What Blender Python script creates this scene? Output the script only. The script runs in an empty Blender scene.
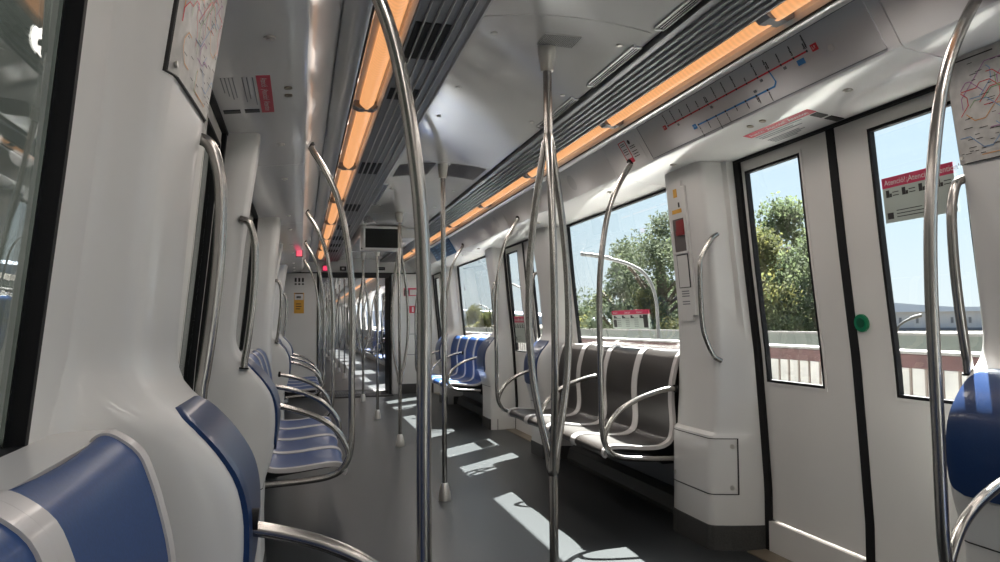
import bpy, bmesh, math, random
from mathutils import Vector, Matrix
random.seed(7)
SC = bpy.context.scene
COL = SC.collection
PI = math.pi

# ------------------------------------------------------------------ camera
F_PX = 722.0; VPX, VPY, ROLL, CX, CZ = 300.0, 325.0, 0.6, -0.893, 1.12
def make_camera():
    r = math.radians(ROLL)
    dx, dy = VPX - 500, -(VPY - 281)
    c, s = math.cos(-r), math.sin(-r)
    ux, uy = c*dx - s*dy, s*dx + c*dy
    p = math.atan(-uy/F_PX); a = math.atan(-ux/F_PX*math.cos(p))
    F = Vector((math.sin(a)*math.cos(p), math.cos(a)*math.cos(p), math.sin(p)))
    R = Vector((math.cos(a), -math.sin(a), 0)); U = R.cross(F)
    c, s = math.cos(r), math.sin(r)
    R2 = c*R - s*U; U2 = s*R + c*U
    cam = bpy.data.cameras.new('camera'); o = bpy.data.objects.new('camera', cam); COL.objects.link(o)
    cam.sensor_width = 36; cam.sensor_fit = 'HORIZONTAL'; cam.lens = F_PX/1000*36
    cam.clip_start = 0.02; cam.clip_end = 2000
    M = Matrix((R2, U2, -F)).transposed().to_4x4(); M.translation = (CX, 0, CZ)
    o.matrix_world = M
    SC.camera = o
make_camera()

# ------------------------------------------------------------------ materials
MATS = {}
def nt(name):
    m = bpy.data.materials.new(name); m.use_nodes = True
    b = m.node_tree.nodes['Principled BSDF']; MATS[name] = m
    return m, m.node_tree.nodes, m.node_tree.links, b
def simple(name, col, rough=.5, metal=0., coat=0., spec=.5, noise=0., nscale=20., bump=0., bscale=200., aniso=0.):
    m, N, L, b = nt(name)
    b.inputs['Base Color'].default_value = (*col, 1); b.inputs['Roughness'].default_value = rough
    b.inputs['Metallic'].default_value = metal; b.inputs['Coat Weight'].default_value = coat
    b.inputs['Coat Roughness'].default_value = .08; b.inputs['Specular IOR Level'].default_value = spec
    if noise or bump:
        tc = N.new('ShaderNodeTexCoord')
    if noise:
        n = N.new('ShaderNodeTexNoise'); n.inputs['Scale'].default_value = nscale; n.inputs['Detail'].default_value = 4
        L.new(tc.outputs['Object'], n.inputs['Vector'])
        r = N.new('ShaderNodeValToRGB')
        r.color_ramp.elements[0].position = .3; r.color_ramp.elements[1].position = .7
        r.color_ramp.elements[0].color = (*[c*(1-noise) for c in col], 1)
        r.color_ramp.elements[1].color = (*[min(1, c*(1+noise)) for c in col], 1)
        L.new(n.outputs['Fac'], r.inputs['Fac']); L.new(r.outputs['Color'], b.inputs['Base Color'])
    if bump:
        n = N.new('ShaderNodeTexNoise'); n.inputs['Scale'].default_value = bscale
        L.new(tc.outputs['Object'], n.inputs['Vector'])
        bp = N.new('ShaderNodeBump'); bp.inputs['Strength'].default_value = bump; bp.inputs['Distance'].default_value = .002
        L.new(n.outputs['Fac'], bp.inputs['Height']); L.new(bp.outputs['Normal'], b.inputs['Normal'])
    return m
WHITE = simple('white_panel', (.62, .615, .60), .38, coat=.25, noise=.02, nscale=3)
DOORW = simple('door_white', (.67, .655, .63), .42, coat=.15, noise=.02, nscale=3)
GLOSSW = simple('gloss_ceiling', (.74, .73, .72), .22, coat=.5)
CEILW = simple('ceiling_sheet', (.60, .59, .57), .16, coat=.7, noise=.03, nscale=2)
FASCIA = simple('fascia_grey', (.64, .63, .625), .3, coat=.5)
FASCIAD = simple('map_panel_grey', (.50, .495, .50), .35, coat=.2)
STEEL = simple('brushed_steel', (.40, .385, .365), .24, metal=1., noise=.06, nscale=30)
CAST = simple('cast_alloy', (.62, .60, .56), .38, metal=.7)
ALU = simple('louvre_aluminium', (.30, .30, .315), .36, metal=.7)
RAIL = simple('rail_aluminium', (.62, .62, .62), .28, metal=.7)
BLACK = simple('black_rubber', (.009, .009, .010), .6, spec=.2)
PAD = simple('pad_navy', (.010, .033, .11), .3, coat=.2, spec=.3, noise=.1, nscale=180)
DARK = simple('dark_recess', (.02, .02, .022), .6)
BLUE = simple('blue_laminate', (.0135, .052, .175), .36, coat=.04, spec=.22, noise=.12, nscale=180)
BROWN = simple('brown_laminate', (.024, .0205, .0185), .36, coat=.04, spec=.3, noise=.12, nscale=180)
STRIPE = simple('pale_stripe', (.52, .50, .49), .35, coat=.3)
FLOOR = simple('rubber_floor', (.028, .031, .033), .32, spec=.22, noise=.25, nscale=90, bump=.15, bscale=300)
SKIRT = simple('skirting_grey', (.045, .045, .043), .5, noise=.25, nscale=150)
UNDER = simple('underseat_grey', (.16, .165, .18), .45)
TAN = simple('sill_bronze', (.24, .20, .15), .4, metal=.4)
RED = simple('sign_red', (.55, .02, .05), .4)
RECESS = simple('recess_brown_grey', (.10, .085, .08), .5)
DRED = simple('pull_dark_red', (.22, .012, .015), .4)
REDP = simple('sign_crimson', (.5, .03, .09), .4)
REDLINE = simple('line_red', (.55, .03, .04), .45)
BLUELINE = simple('line_blue', (.04, .2, .48), .45)
INK = simple('sign_ink', (.015, .014, .014), .5)
SIGNW = simple('sign_white', (.68, .67, .65), .45)
SIGNG = simple('sign_green_grey', (.40, .45, .41), .5)
YELL = simple('sign_amber', (.62, .32, .03), .45)
GREEN = simple('button_green', (.0, .17, .07), .3, coat=.4)
GREEND = simple('button_dark_green', (.0, .07, .03), .3)
LBLUE = simple('display_blue', (.02, .09, .2), .3)
PAPER = simple('poster_paper', (.42, .41, .39), .5, coat=.0, noise=.15, nscale=25)
PGREEN = simple('print_green', (.18, .33, .14), .5)
PORANGE = simple('print_orange', (.6, .26, .05), .5)
PBLUE = simple('print_blue', (.12, .25, .45), .5)
PBLUE2 = simple('print_pale_blue', (.25, .42, .6), .5)
PPURP = simple('print_violet', (.3, .1, .28), .5)
RUBBERG = simple('bellows_dark', (.012, .0115, .0115), .7)
VENTM = simple('perforated_brown', (.10, .085, .08), .5)
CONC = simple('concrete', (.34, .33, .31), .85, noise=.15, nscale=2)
CONCD = simple('dark_sky_block', (.008, .009, .008), .9, spec=0., noise=.3, nscale=1.5)
COPING = simple('red_coping', (.06, .026, .024), .8, noise=.2, nscale=6)
COPW = simple('pale_coping', (.15, .143, .135), .8)
BARRIER = simple('green_grey_barrier', (.07, .082, .07), .5)
FENCE = simple('pale_fence', (.085, .064, .055), .7)
BUILD = simple('white_cladding', (.36, .37, .39), .8)
BUILDG = simple('grey_cladding', (.13, .135, .15), .8)
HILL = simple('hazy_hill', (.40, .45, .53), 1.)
GROUND = simple('dry_ground', (.075, .064, .05), 1., noise=.3, nscale=.3)
TRUNK = simple('bark', (.10, .08, .06), .9)
RAILB = simple('railing_paint', (.105, .082, .07), .7)
LAMPP = simple('lamp_post_paint', (.09, .088, .085), .5)
SCREEN = simple('dark_screen', (.012, .014, .013), .3, spec=.25)

def leafmat(name, c1, c2):
    m, N, L, b = nt(name)
    n = N.new('ShaderNodeTexNoise'); n.inputs['Scale'].default_value = 1.6; n.inputs['Detail'].default_value = 5
    tc = N.new('ShaderNodeTexCoord'); L.new(tc.outputs['Object'], n.inputs['Vector'])
    r = N.new('ShaderNodeValToRGB'); r.color_ramp.elements[0].position = .35; r.color_ramp.elements[1].position = .65
    r.color_ramp.elements[0].color = (*c1, 1); r.color_ramp.elements[1].color = (*c2, 1)
    L.new(n.outputs['Fac'], r.inputs['Fac']); L.new(r.outputs['Color'], b.inputs['Base Color'])
    b.inputs['Roughness'].default_value = .8; b.inputs['Specular IOR Level'].default_value = .08
    t = N.new('ShaderNodeBsdfTranslucent'); L.new(r.outputs['Color'], t.inputs['Color'])
    mx = N.new('ShaderNodeMixShader'); mx.inputs[0].default_value = .45
    L.new(b.outputs[0], mx.inputs[1]); L.new(t.outputs[0], mx.inputs[2])
    L.new(mx.outputs[0], N['Material Output'].inputs['Surface'])
    return m
LEAF1 = leafmat('leaf_grey_green', (.045, .064, .034), (.10, .118, .06))
LEAF2 = leafmat('leaf_yellow_green', (.065, .078, .032), (.155, .142, .05))

def glassmat(name, tint, refl=1.45, rough=0.):
    m = bpy.data.materials.new(name); m.use_nodes = True
    N, L = m.node_tree.nodes, m.node_tree.links
    N.remove(N['Principled BSDF'])
    t = N.new('ShaderNodeBsdfTransparent'); t.inputs['Color'].default_value = (*tint, 1)
    g = N.new('ShaderNodeBsdfGlossy'); g.inputs['Roughness'].default_value = rough
    lw = N.new('ShaderNodeLayerWeight'); lw.inputs['Blend'].default_value = .5
    p5 = N.new('ShaderNodeMath'); p5.operation = 'POWER'; p5.inputs[1].default_value = 5.; L.new(lw.outputs['Facing'], p5.inputs[0])
    f = N.new('ShaderNodeMath'); f.operation = 'MULTIPLY_ADD'; f.inputs[1].default_value = .96; f.inputs[2].default_value = .035; L.new(p5.outputs[0], f.inputs[0])
    mx = N.new('ShaderNodeMixShader'); L.new(f.outputs[0], mx.inputs[0])
    L.new(t.outputs[0], mx.inputs[1]); L.new(g.outputs[0], mx.inputs[2])
    L.new(mx.outputs[0], N['Material Output'].inputs['Surface'])
    return m
GLASS = glassmat('window_glass', (.95, .97, .96))
FROST = glassmat('barrier_glass', (.62, .70, .64))

def emis(name, col, strength, ribs=0.):
    m, N, L, b = nt(name)
    b.inputs['Base Color'].default_value = (.4, .3, .2, 1)
    b.inputs['Emission Color'].default_value = (*col, 1); b.inputs['Emission Strength'].default_value = strength
    b.inputs['Roughness'].default_value = .4
    if ribs:
        tc = N.new('ShaderNodeTexCoord'); w = N.new('ShaderNodeTexWave'); w.bands_direction = 'Y'
        w.inputs['Scale'].default_value = ribs
        L.new(tc.outputs['Object'], w.inputs['Vector'])
        r = N.new('ShaderNodeValToRGB')
        r.color_ramp.elements[0].color = (*[c*.72 for c in col], 1); r.color_ramp.elements[1].color = (*col, 1)
        L.new(w.outputs['Fac'], r.inputs['Fac']); L.new(r.outputs['Color'], b.inputs['Emission Color'])
    return m
LAMP = emis('warm_lamp_lens', (1.0, .44, .165), .315, 12.)
PINK = emis('pink_led', (1.0, .03, .14), .33)

# ------------------------------------------------------------------ mesh helpers
def obj(name, bm, mat, parent=None, smooth=False, auto=35, recalc=True, label=None):
    if recalc: bmesh.ops.recalc_face_normals(bm, faces=bm.faces[:])
    me = bpy.data.meshes.new(name); bm.to_mesh(me); bm.free()
    for m in (mat if isinstance(mat, (list, tuple)) else [mat]): me.materials.append(m)
    if smooth:
        me.polygons.foreach_set('use_smooth', [True]*len(me.polygons))
        me.set_sharp_from_angle(angle=math.radians(auto))
    o = bpy.data.objects.new(name, me); COL.objects.link(o)
    if parent is not None:
        top = parent; off = Vector((0, 0, 0))
        while top is not None: off += top.location + top.matrix_parent_inverse.to_translation(); top = top.parent
        o.parent = parent; o.matrix_parent_inverse = Matrix.Translation(-off)
    if label: o['label'] = label
    return o
def root(name, label, cat, loc, group=None):
    o = bpy.data.objects.new(name, None); COL.objects.link(o); o.location = loc; o.empty_display_size = .1
    o['label'] = label; o['category'] = cat
    if group: o['group'] = group
    return o
def sroot(name, loc, label=None, cat=None):
    o = bpy.data.objects.new(name, None); COL.objects.link(o); o.location = loc; o['kind'] = 'structure'
    if label: o['label'] = label
    if cat: o['category'] = cat
    return o
def struct(o, label=None, cat=None):
    o['kind'] = 'structure'
    if label: o['label'] = label
    if cat: o['category'] = cat
    return o
def tag(o, label, cat, group=None):
    o['label'] = label; o['category'] = cat
    if group: o['group'] = group
    return o
def BM(): return bmesh.new()

def interp(tab, z):
    if z <= tab[0][0]: return tab[0][1]
    for (a, b), (c, d) in zip(tab, tab[1:]):
        if z <= c: return b + (d-b)*(z-a)/(c-a)
    return tab[-1][1]
WT = [(0, 1.31), (.3, 1.315), (.6, 1.30), (.95, 1.28), (1.4, 1.235), (1.65, 1.213), (1.92, 1.19), (2.0, 1.18), (2.4, 1.12)]
def W(z): return interp(WT, z)
def Wd(z): return W(z) + .012      # door leaf inner face

def grid(bm, P, nu, nv, closeu=False):
    vs = [[bm.verts.new(P(i, j)) for j in range(nv)] for i in range(nu)]
    for i in range(nu if closeu else nu-1):
        for j in range(nv-1):
            bm.faces.new((vs[i][j], vs[(i+1) % nu][j], vs[(i+1) % nu][j+1], vs[i][j+1]))
    return vs
def slab(bm, s, y0, y1, z0, z1, d0, d1, prof=W, nz=None):
    """closed box following the wall profile; inner face at prof+d0, outer at prof+d1"""
    nz = nz or max(2, int(abs(z1-z0)/.07)+2)
    ring = []
    for k in range(nz):
        z = z0 + (z1-z0)*k/(nz-1)
        a, b = prof(z)+d0, prof(z)+d1
        ring.append([bm.verts.new((s*x, y, z)) for x, y in ((a, y0), (a, y1), (b, y1), (b, y0))])
    for r, q in zip(ring, ring[1:]):
        for i in range(4): bm.faces.new((r[i], r[(i+1) % 4], q[(i+1) % 4], q[i]))
    bm.faces.new(ring[0]); bm.faces.new(ring[-1])
def frame_slabs(bm, s, y0, y1, z0, z1, w, d0, d1, prof=W):
    """four slabs around the opening y0..y1, z0..z1 (outside of it by w)"""
    slab(bm, s, y0-w, y1+w, z1, z1+w, d0, d1, prof); slab(bm, s, y0-w, y1+w, z0-w, z0, d0, d1, prof)
    slab(bm, s, y0-w, y0, z0, z1, d0, d1, prof); slab(bm, s, y1, y1+w, z0, z1, d0, d1, prof)
def extrude(bm, pts, y0, y1, s=1):
    a = [bm.verts.new((s*x, y0, z)) for x, z in pts]; b = [bm.verts.new((s*x, y1, z)) for x, z in pts]
    n = len(pts)
    for i in range(n): bm.faces.new((a[i], a[(i+1) % n], b[(i+1) % n], b[i]))
    bm.faces.new(a); bm.faces.new(b)
def box(bm, x0, x1, y0, y1, z0, z1, bev=0., seg=2):
    vs = [bm.verts.new((x, y, z)) for x in (x0, x1) for y in (y0, y1) for z in (z0, z1)]
    fs = [bm.faces.new([vs[i] for i in f]) for f in ((0, 1, 3, 2), (4, 6, 7, 5), (0, 4, 5, 1), (2, 3, 7, 6), (0, 2, 6, 4), (1, 5, 7, 3))]
    if bev:
        es = set(e for f in fs for e in f.edges)
        bmesh.ops.bevel(bm, geom=list(es), offset=bev, segments=seg, profile=.5, affect='EDGES')
def catmull(pts, n=8):
    P = [Vector(p) for p in pts]; P = [2*P[0]-P[1]] + P + [2*P[-1]-P[-2]]
    out = []
    for i in range(1, len(P)-2):
        a, b, c, d = P[i-1:i+3]
        for k in range(n):
            t = k/n
            out.append(.5*((2*b)+(c-a)*t+(2*a-5*b+4*c-d)*t*t+(3*b-a-3*c+d)*t**3))
    out.append(P[-2]); return out
def tube(bm, pts, r, n=14, sm=8):
    P = catmull(pts, sm) if sm else [Vector(p) for p in pts]
    up = None; rings = []
    for i, p in enumerate(P):
        t = (P[min(i+1, len(P)-1)] - P[max(i-1, 0)]).normalized()
        if up is None:
            up = t.orthogonal().normalized()
        else:
            up = (up - t*up.dot(t)).normalized()
        v = t.cross(up)
        rings.append([bm.verts.new(p + r*(math.cos(2*PI*k/n)*up + math.sin(2*PI*k/n)*v)) for k in range(n)])
    for a, b in zip(rings, rings[1:]):
        for k in range(n): bm.faces.new((a[k], a[(k+1) % n], b[(k+1) % n], b[k]))
    bm.faces.new(rings[0]); bm.faces.new(rings[-1])
def lathe(bm, prof, x, y, n=24):
    rings = [[bm.verts.new((x+r*math.cos(2*PI*k/n), y+r*math.sin(2*PI*k/n), z)) for k in range(n)] for r, z in prof]
    for a, b in zip(rings, rings[1:]):
        for k in range(n): bm.faces.new((a[k], a[(k+1) % n], b[(k+1) % n], b[k]))
    bm.faces.new(rings[0]); bm.faces.new(rings[-1])
def disc(bm, c, n, r, h, seg=18, r2=None):
    """short cylinder at c along direction n"""
    c, n = Vector(c), Vector(n).normalized(); u = n.orthogonal().normalized(); v = n.cross(u)
    r2 = r if r2 is None else r2
    A = [bm.verts.new(c + r*(math.cos(2*PI*k/seg)*u+math.sin(2*PI*k/seg)*v)) for k in range(seg)]
    B = [bm.verts.new(c + n*h + r2*(math.cos(2*PI*k/seg)*u+math.sin(2*PI*k/seg)*v)) for k in range(seg)]
    for k in range(seg): bm.faces.new((A[k], A[(k+1) % seg], B[(k+1) % seg], B[k]))
    bm.faces.new(A); bm.faces.new(B)

# a printed surface: map(u, v) -> point, nrm(u, v) -> normal
class Surf:
    def __init__(s, o, u, v, n): s.o, s.u, s.v, s.n = Vector(o), Vector(u).normalized(), Vector(v).normalized(), Vector(n).normalized()
    def p(s, u, v, h=0.): return s.o + s.u*u + s.v*v + s.n*h
def srect(bm, S, u0, u1, v0, v1, h=.0015, n=1, h0=0.):
    """thin plate on a surface"""
    n = max(1, n)
    A, B = [], []
    for i in range(n+1):
        u = u0+(u1-u0)*i/n
        A.append([bm.verts.new(S.p(u, v, h)) for v in (v0, v1)]); B.append([bm.verts.new(S.p(u, v, h0)) for v in (v0, v1)])
    for i in range(n):
        bm.faces.new((A[i][0], A[i+1][0], A[i+1][1], A[i][1])); bm.faces.new((B[i][0], B[i+1][0], B[i+1][1], B[i][1]))
        bm.faces.new((A[i][0], A[i+1][0], B[i+1][0], B[i][0])); bm.faces.new((A[i][1], A[i+1][1], B[i+1][1], B[i][1]))
    bm.faces.new((A[0][0], A[0][1], B[0][1], B[0][0])); bm.faces.new((A[n][0], A[n][1], B[n][1], B[n][0]))
def sline(bm, S, pts, w, h=.002):
    for (a, b), (c, d) in zip(pts, pts[1:]):
        t = Vector((c-a, d-b)); L = t.length
        if L < 1e-6: continue
        t /= L; q = Vector((-t.y, t.x))*w/2
        ext = t*w*.4
        vs = [S.p(a+q.x-ext.x, b+q.y-ext.y, h), S.p(c+q.x+ext.x, d+q.y+ext.y, h), S.p(c-q.x+ext.x, d-q.y+ext.y, h), S.p(a-q.x-ext.x, b-q.y-ext.y, h)]
        bm.faces.new([bm.verts.new(v) for v in vs])
def sdisc(bm, S, u, v, r, h=.002, n=14, r2=None):
    ring = [bm.verts.new(S.p(u+r*math.cos(2*PI*k/n), v+(r2 or r)*math.sin(2*PI*k/n), h)) for k in range(n)]
    bm.faces.new(ring)
def stext(bm, S, body, size, u, v, rot=0., align='LEFT', h=.0025, bold=0.):
    cu = bpy.data.curves.new('txt', 'FONT'); cu.body = body; cu.size = size; cu.align_x = align; cu.align_y = 'CENTER'
    cu.resolution_u = 2; cu.offset = bold
    o = bpy.data.objects.new('txt', cu); COL.objects.link(o)
    dg = bpy.context.evaluated_depsgraph_get()
    me = bpy.data.meshes.new_from_object(o.evaluated_get(dg))
    c, s_ = math.cos(rot), math.sin(rot)
    vs = [bm.verts.new(S.p(u+c*q.co.x-s_*q.co.y, v+s_*q.co.x+c*q.co.y, h)) for q in me.vertices]
    for f in me.polygons:
        try: bm.faces.new([vs[i] for i in f.vertices])
        except ValueError: pass
    bpy.data.objects.remove(o); bpy.data.curves.remove(cu); bpy.data.meshes.remove(me)
def printed(name, draw, mat, parent, label=None):
    bm = BM(); draw(bm); return obj(name, bm, mat, parent, recalc=False, label=label)

# ------------------------------------------------------------------ layout
P = 4.26
LAMP_W = 2.1
YD = [2.46 + P*k for k in range(-1, 3)]         # door centres  (-1.8, 2.46, 6.72, 10.98)
YB = [.33 + P*k for k in range(3)]              # bay centres   (.33, 4.59, 8.85)
Y_BACK, Y_END = -2.55, 11.66
HD = .66                                        # half door opening
WIN_H, WIN_Z = .89, (.94, 1.905)
SIDE = {1: 'right', -1: 'left'}

# floor, roof ------------------------------------------------------------
bm = BM(); box(bm, -1.31, 1.31, Y_BACK, Y_END, -.06, 0)
struct(obj('floor', bm, FLOOR), 'dark grey rubber floor of the carriage', 'floor')
bm = BM(); box(bm, -1.4, 1.4, Y_BACK, Y_END+.05, 2.3, 2.36)
struct(obj('roof', bm, DARK), 'outer roof above the ceiling panels', 'roof')

# central ceiling in panels, seams at these Y
seams = [Y_BACK, -.1, 2.25, 4.52, 6.7, 8.9, 11.6]
roofroot = sroot('ceiling', (0, 0, 2.15), 'glossy pale grey ceiling panels between the louvre strips', 'ceiling')
for a, b in zip(seams, seams[1:]):
    bm = BM()
    pts = [(x, 2.128+.03*(1-(x/.315)**2)) for x in [-.315+.63*i/14 for i in range(15)]]
    extrude(bm, pts + [(.315, 2.2), (-.315, 2.2)], a+.002, b-.002)
    obj('ceiling_panel', bm, CEILW, roofroot, smooth=True)
bm = BM(); box(bm, -.6, .6, Y_BACK, 11.6, 2.21, 2.22)
obj('backing', bm, DARK, roofroot)
for y in (2.40, 3.0, 3.45, 5.4, 6.2):
    for x in (-.24, .24):
        bm = BM(); disc(bm, (x, y, 2.1405), (0, 0, -1), .011, .004); obj('screw', bm, CAST, roofroot)

# grille band, light strip and rail on each side
def side_ceiling(s):
    nm = SIDE[s]
    r = sroot('trim_louvre_'+nm, (s*.43, 0, 2.11), 'grey aluminium louvre band along the %s edge of the ceiling' % nm, 'louvre')
    bm = BM(); extrude(bm, [(.326, 2.2), (.326, 2.108), (.334, 2.106), (.340, 2.114), (.536, 2.114), (.540, 2.104), (.545, 2.104), (.545, 2.2)], Y_BACK, 11.6, s); obj('louvre', bm, ALU, r)
    for q in range(5):
        x = .369+.034*q
        bm = BM(); extrude(bm, [(x, 2.1145), (x, 2.104), (x+.002, 2.1025), (x+.004, 2.104), (x+.004, 2.1145)], Y_BACK, 11.6, s); obj('louvre_rib', bm, RAIL, r)
    bm = BM(); box(bm, min(s*.5452, s*.5535), max(s*.5452, s*.5535), Y_BACK, 11.6, 2.110, 2.2); obj('joint', bm, BLACK, r)
    bm = BM(); box(bm, min(s*.3155, s*.3258), max(s*.3155, s*.3258), Y_BACK, 11.6, 2.132, 2.2); obj('joint', bm, BLACK, r)
    for y0, y1 in ([(2.31, 2.64), (1.55, 2.0), (3.0, 3.15), (4.45, 4.78), (6.05, 6.4), (7.35, 7.7), (8.3, 8.65), (9.1, 9.4), (9.8, 10.1)] if s < 0 else [(1.3, 1.9), (7.5, 7.9), (9.2, 9.5)]):
        bm = BM()
        for x in (.345, .378, .412) if s > 0 else (.412, .446, .480, .512):
            box(bm, min(s*(x-.002), s*(x+.019)), max(s*(x-.002), s*(x+.019)), y0, y1, 2.1115, 2.1155)
        obj('air_slot', bm, BLACK, r)
    bm = BM(); extrude(bm, [(.770, 2.128), (.764, 2.116), (.746, 2.110), (.738, 2.098), (.712, 2.092), (.69, 2.089), (.684, 2.092), (.684, 2.2), (.770, 2.2)], Y_BACK, 11.6, s)
    struct(obj('trim_rail_'+nm, bm, RAIL, smooth=True, auto=50), 'bright aluminium rail beside the %s light strip' % nm, 'rail')
    # tray behind the lights
    bm = BM(); extrude(bm, [(.548, 2.104), (.562, 2.118), (.562, 2.135), (.666, 2.135), (.666, 2.115), (.674, 2.098), (.676, 2.098), (.676, 2.2), (.548, 2.2)], Y_BACK, 11.6, s)
    struct(obj('trim_light_tray_'+nm, bm, GLOSSW), 'white tray holding the %s row of orange lights' % nm, 'light tray')
    bm = BM(); box(bm, min(s*.6755, s*.6835), max(s*.6755, s*.6835), Y_BACK, 11.6, 2.094, 2.2)
    struct(obj('trim_gap_'+nm, bm, BLACK), 'black joint beside the %s light tray' % nm, 'joint')
    # lamps
    ys = [3.3 + 1.3*k for k in range(-5, 7)]
    ordn = ['first', 'second', 'third', 'fourth', 'fifth', 'sixth', 'seventh', 'eighth', 'ninth', 'tenth']
    n = 0
    for a, b in zip(ys, ys[1:]):
        b = min(b, 11.55)
        seen = b > 1.9
        if seen:
            lab = '%s glowing orange ceiling light from the near end of the %s strip' % (ordn[n], nm); n += 1; g = 'ceiling lights of the %s strip' % nm
        else:
            lab = 'glowing orange ceiling light of the %s strip overhead, out of view' % nm; g = 'ceiling lights overhead out of view on the %s' % nm
        t = root('ceiling_light', lab, 'light', (s*.61, (a+b)/2, 2.1), g)
        bm = BM(); pr = [(.574+.064*i/8, 2.118-.022*math.sin(PI*i/8)) for i in range(9)]
        extrude(bm, pr+[(.638, 2.13), (.574, 2.13)], a+.018, b-.018, s); obj('lens', bm, LAMP, t, smooth=True)
        bm = BM()
        extrude(bm, [(.556, 2.112), (.572, 2.0985), (.640, 2.0975), (.664, 2.110), (.666, 2.134), (.556, 2.134)], a-.03, a+.03, s)
        obj('end_cap', bm, UNDER, t)
        for yy in (a+.33, b-.33):
            ld = bpy.data.lights.new('lamp', 'SPOT'); lo = bpy.data.objects.new('lamp', ld); COL.objects.link(lo)
            ld.energy = LAMP_W; ld.color = (1.0, .94, .88); ld.spot_size = math.radians(172); ld.spot_blend = .5; ld.specular_factor = .3; ld.shadow_soft_size = .09
            lo.location = (s*.61, yy, 2.082)
            lo.rotation_euler = (0, 0, 0); lo.parent = t; lo.matrix_parent_inverse = Matrix.Translation(-t.location)
for s in (1, -1): side_ceiling(s)

# fascia and soffit panels ------------------------------------------------
FAS = [(.766, 2.127), (.785, 2.10), (.845, 2.0), (.866, 1.962), (.873, 1.953), (.885, 1.947)]
def fas_x(z): return .785 + (.845-.785)*(2.10-z)/.10
tn = 0
def fascia(s, y0, y1, door):
    global tn
    tn += 1
    r = sroot('trim_%d' % tn, (s*.85, (y0+y1)/2, 1.95), 'grey fascia and white soffit panel above the %s wall' % SIDE[s], 'trim')
    g = .0025
    bm = BM(); extrude(bm, FAS[:5] + [(.9, 1.96), (.9, 2.2), (.766, 2.2)], y0+g, y1-g, s); obj('fascia', bm, FASCIA, r, smooth=True, auto=40)
    bm = BM(); extrude(bm, [(.873, 1.953), (.886, 1.945), (1.16, 1.913), (1.215, 1.908), (1.26, 1.908), (1.26, 2.2), (.9, 2.2), (.9, 1.96)], y0+g, y1-g, s)
    obj('soffit', bm, GLOSSW, r, smooth=True, auto=40)
    for y in ((y0+.35, y1-.45) if y1-y0 > 1 else (y0+.3,)):
        bm = BM(); disc(bm, (s*.98, y, 1.937), (0, 0, -1), .017, .008); disc(bm, (s*.98, y, 1.929), (0, 0, -1), .009, .004); obj('lock', bm, CAST, r)
    return r
cuts = [Y_BACK, -.49, 1.75, 3.80, 6.01, 8.06, 10.27, 11.64]
for s in (1, -1):
    for i, (a, b) in enumerate(zip(cuts, cuts[1:])): fascia(s, a, b, i % 2 == 0)
    bm = BM(); extrude(bm, [(.775, 2.132), (.85, 2.01), (.878, 1.962), (.9, 1.955), (1.2, 1.918), (1.25, 1.92), (1.25, 2.19), (.775, 2.19)], Y_BACK, 11.64, s)
    struct(obj('trim_backing_'+SIDE[s], bm, DARK), 'dark joint behind the %s fascia panels' % SIDE[s], 'joint')

# walls -------------------------------------------------------------------
for s in (1, -1):
    bm = BM()
    for k, yc in enumerate(YB):
        y0, y1 = max(YD[k]+HD, Y_BACK), YD[k+1]-HD
        slab(bm, s, y0, y1, -.06, WIN_Z[0], 0, .03)
        slab(bm, s, y0, yc-WIN_H, WIN_Z[0], WIN_Z[1], 0, .03); slab(bm, s, yc+WIN_H, y1, WIN_Z[0], WIN_Z[1], 0, .03)
    slab(bm, s, Y_BACK, YD[0]-HD, -.06, WIN_Z[1], 0, .06)
    slab(bm, s, Y_BACK, Y_END+.04, WIN_Z[1], 2.36, 0.005, .06)
    struct(obj('wall_'+SIDE[s], bm, WHITE, smooth=True), 'white %s side wall of the carriage' % SIDE[s], 'wall')
    # skirting duct under the seats
    for k, yc in enumerate(YB):
        bm = BM(); extrude(bm, [(1.312, 0), (1.20, 0), (1.195, .03), (1.215, .10), (1.255, .125), (1.312, .13)], YD[k]+HD+.5, YD[k+1]-HD-.5, s)
        struct(obj('baseboard_%s' % SIDE[s], bm, SKIRT), 'dark heater skirting along the foot of the %s wall' % SIDE[s], 'skirting')
        bm = BM(); slab(bm, s, YD[k]+HD+.5, YD[k+1]-HD-.5, .125, .5, -.03, 0.002)
        struct(obj('wall_lining_%s' % SIDE[s], bm, UNDER), 'grey lining below the seats on the %s wall' % SIDE[s], 'wall lining')
# windows
wn = 0
for s in (1, -1):
    for k, yc in enumerate(YB):
        wn += 1
        where = ['beside the camera', 'between the first and second doors', 'between the second and third doors'][k]
        r = sroot('window_%d' % wn, (s*1.26, yc, .94), 'wide window in the %s wall %s' % (SIDE[s], where), 'window')
        bm = BM(); w = .014
        frame_slabs(bm, s, yc-WIN_H+w, yc+WIN_H-w, WIN_Z[0]+w*.6, WIN_Z[1]-w, w, -.003, .024); obj('window_gasket', bm, BLACK, r)
        bm = BM(); slab(bm, s, yc-WIN_H+.005, yc+WIN_H-.005, WIN_Z[0]+.005, WIN_Z[1]-.005, .014, .018); obj('pane', bm, GLASS, r)
        bm = BM(); slab(bm, s, yc-WIN_H-.14, yc+WIN_H+.14, WIN_Z[0]-.03, WIN_Z[0]+.008, -.09, .0); obj('window_sill', bm, WHITE, r)
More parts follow.
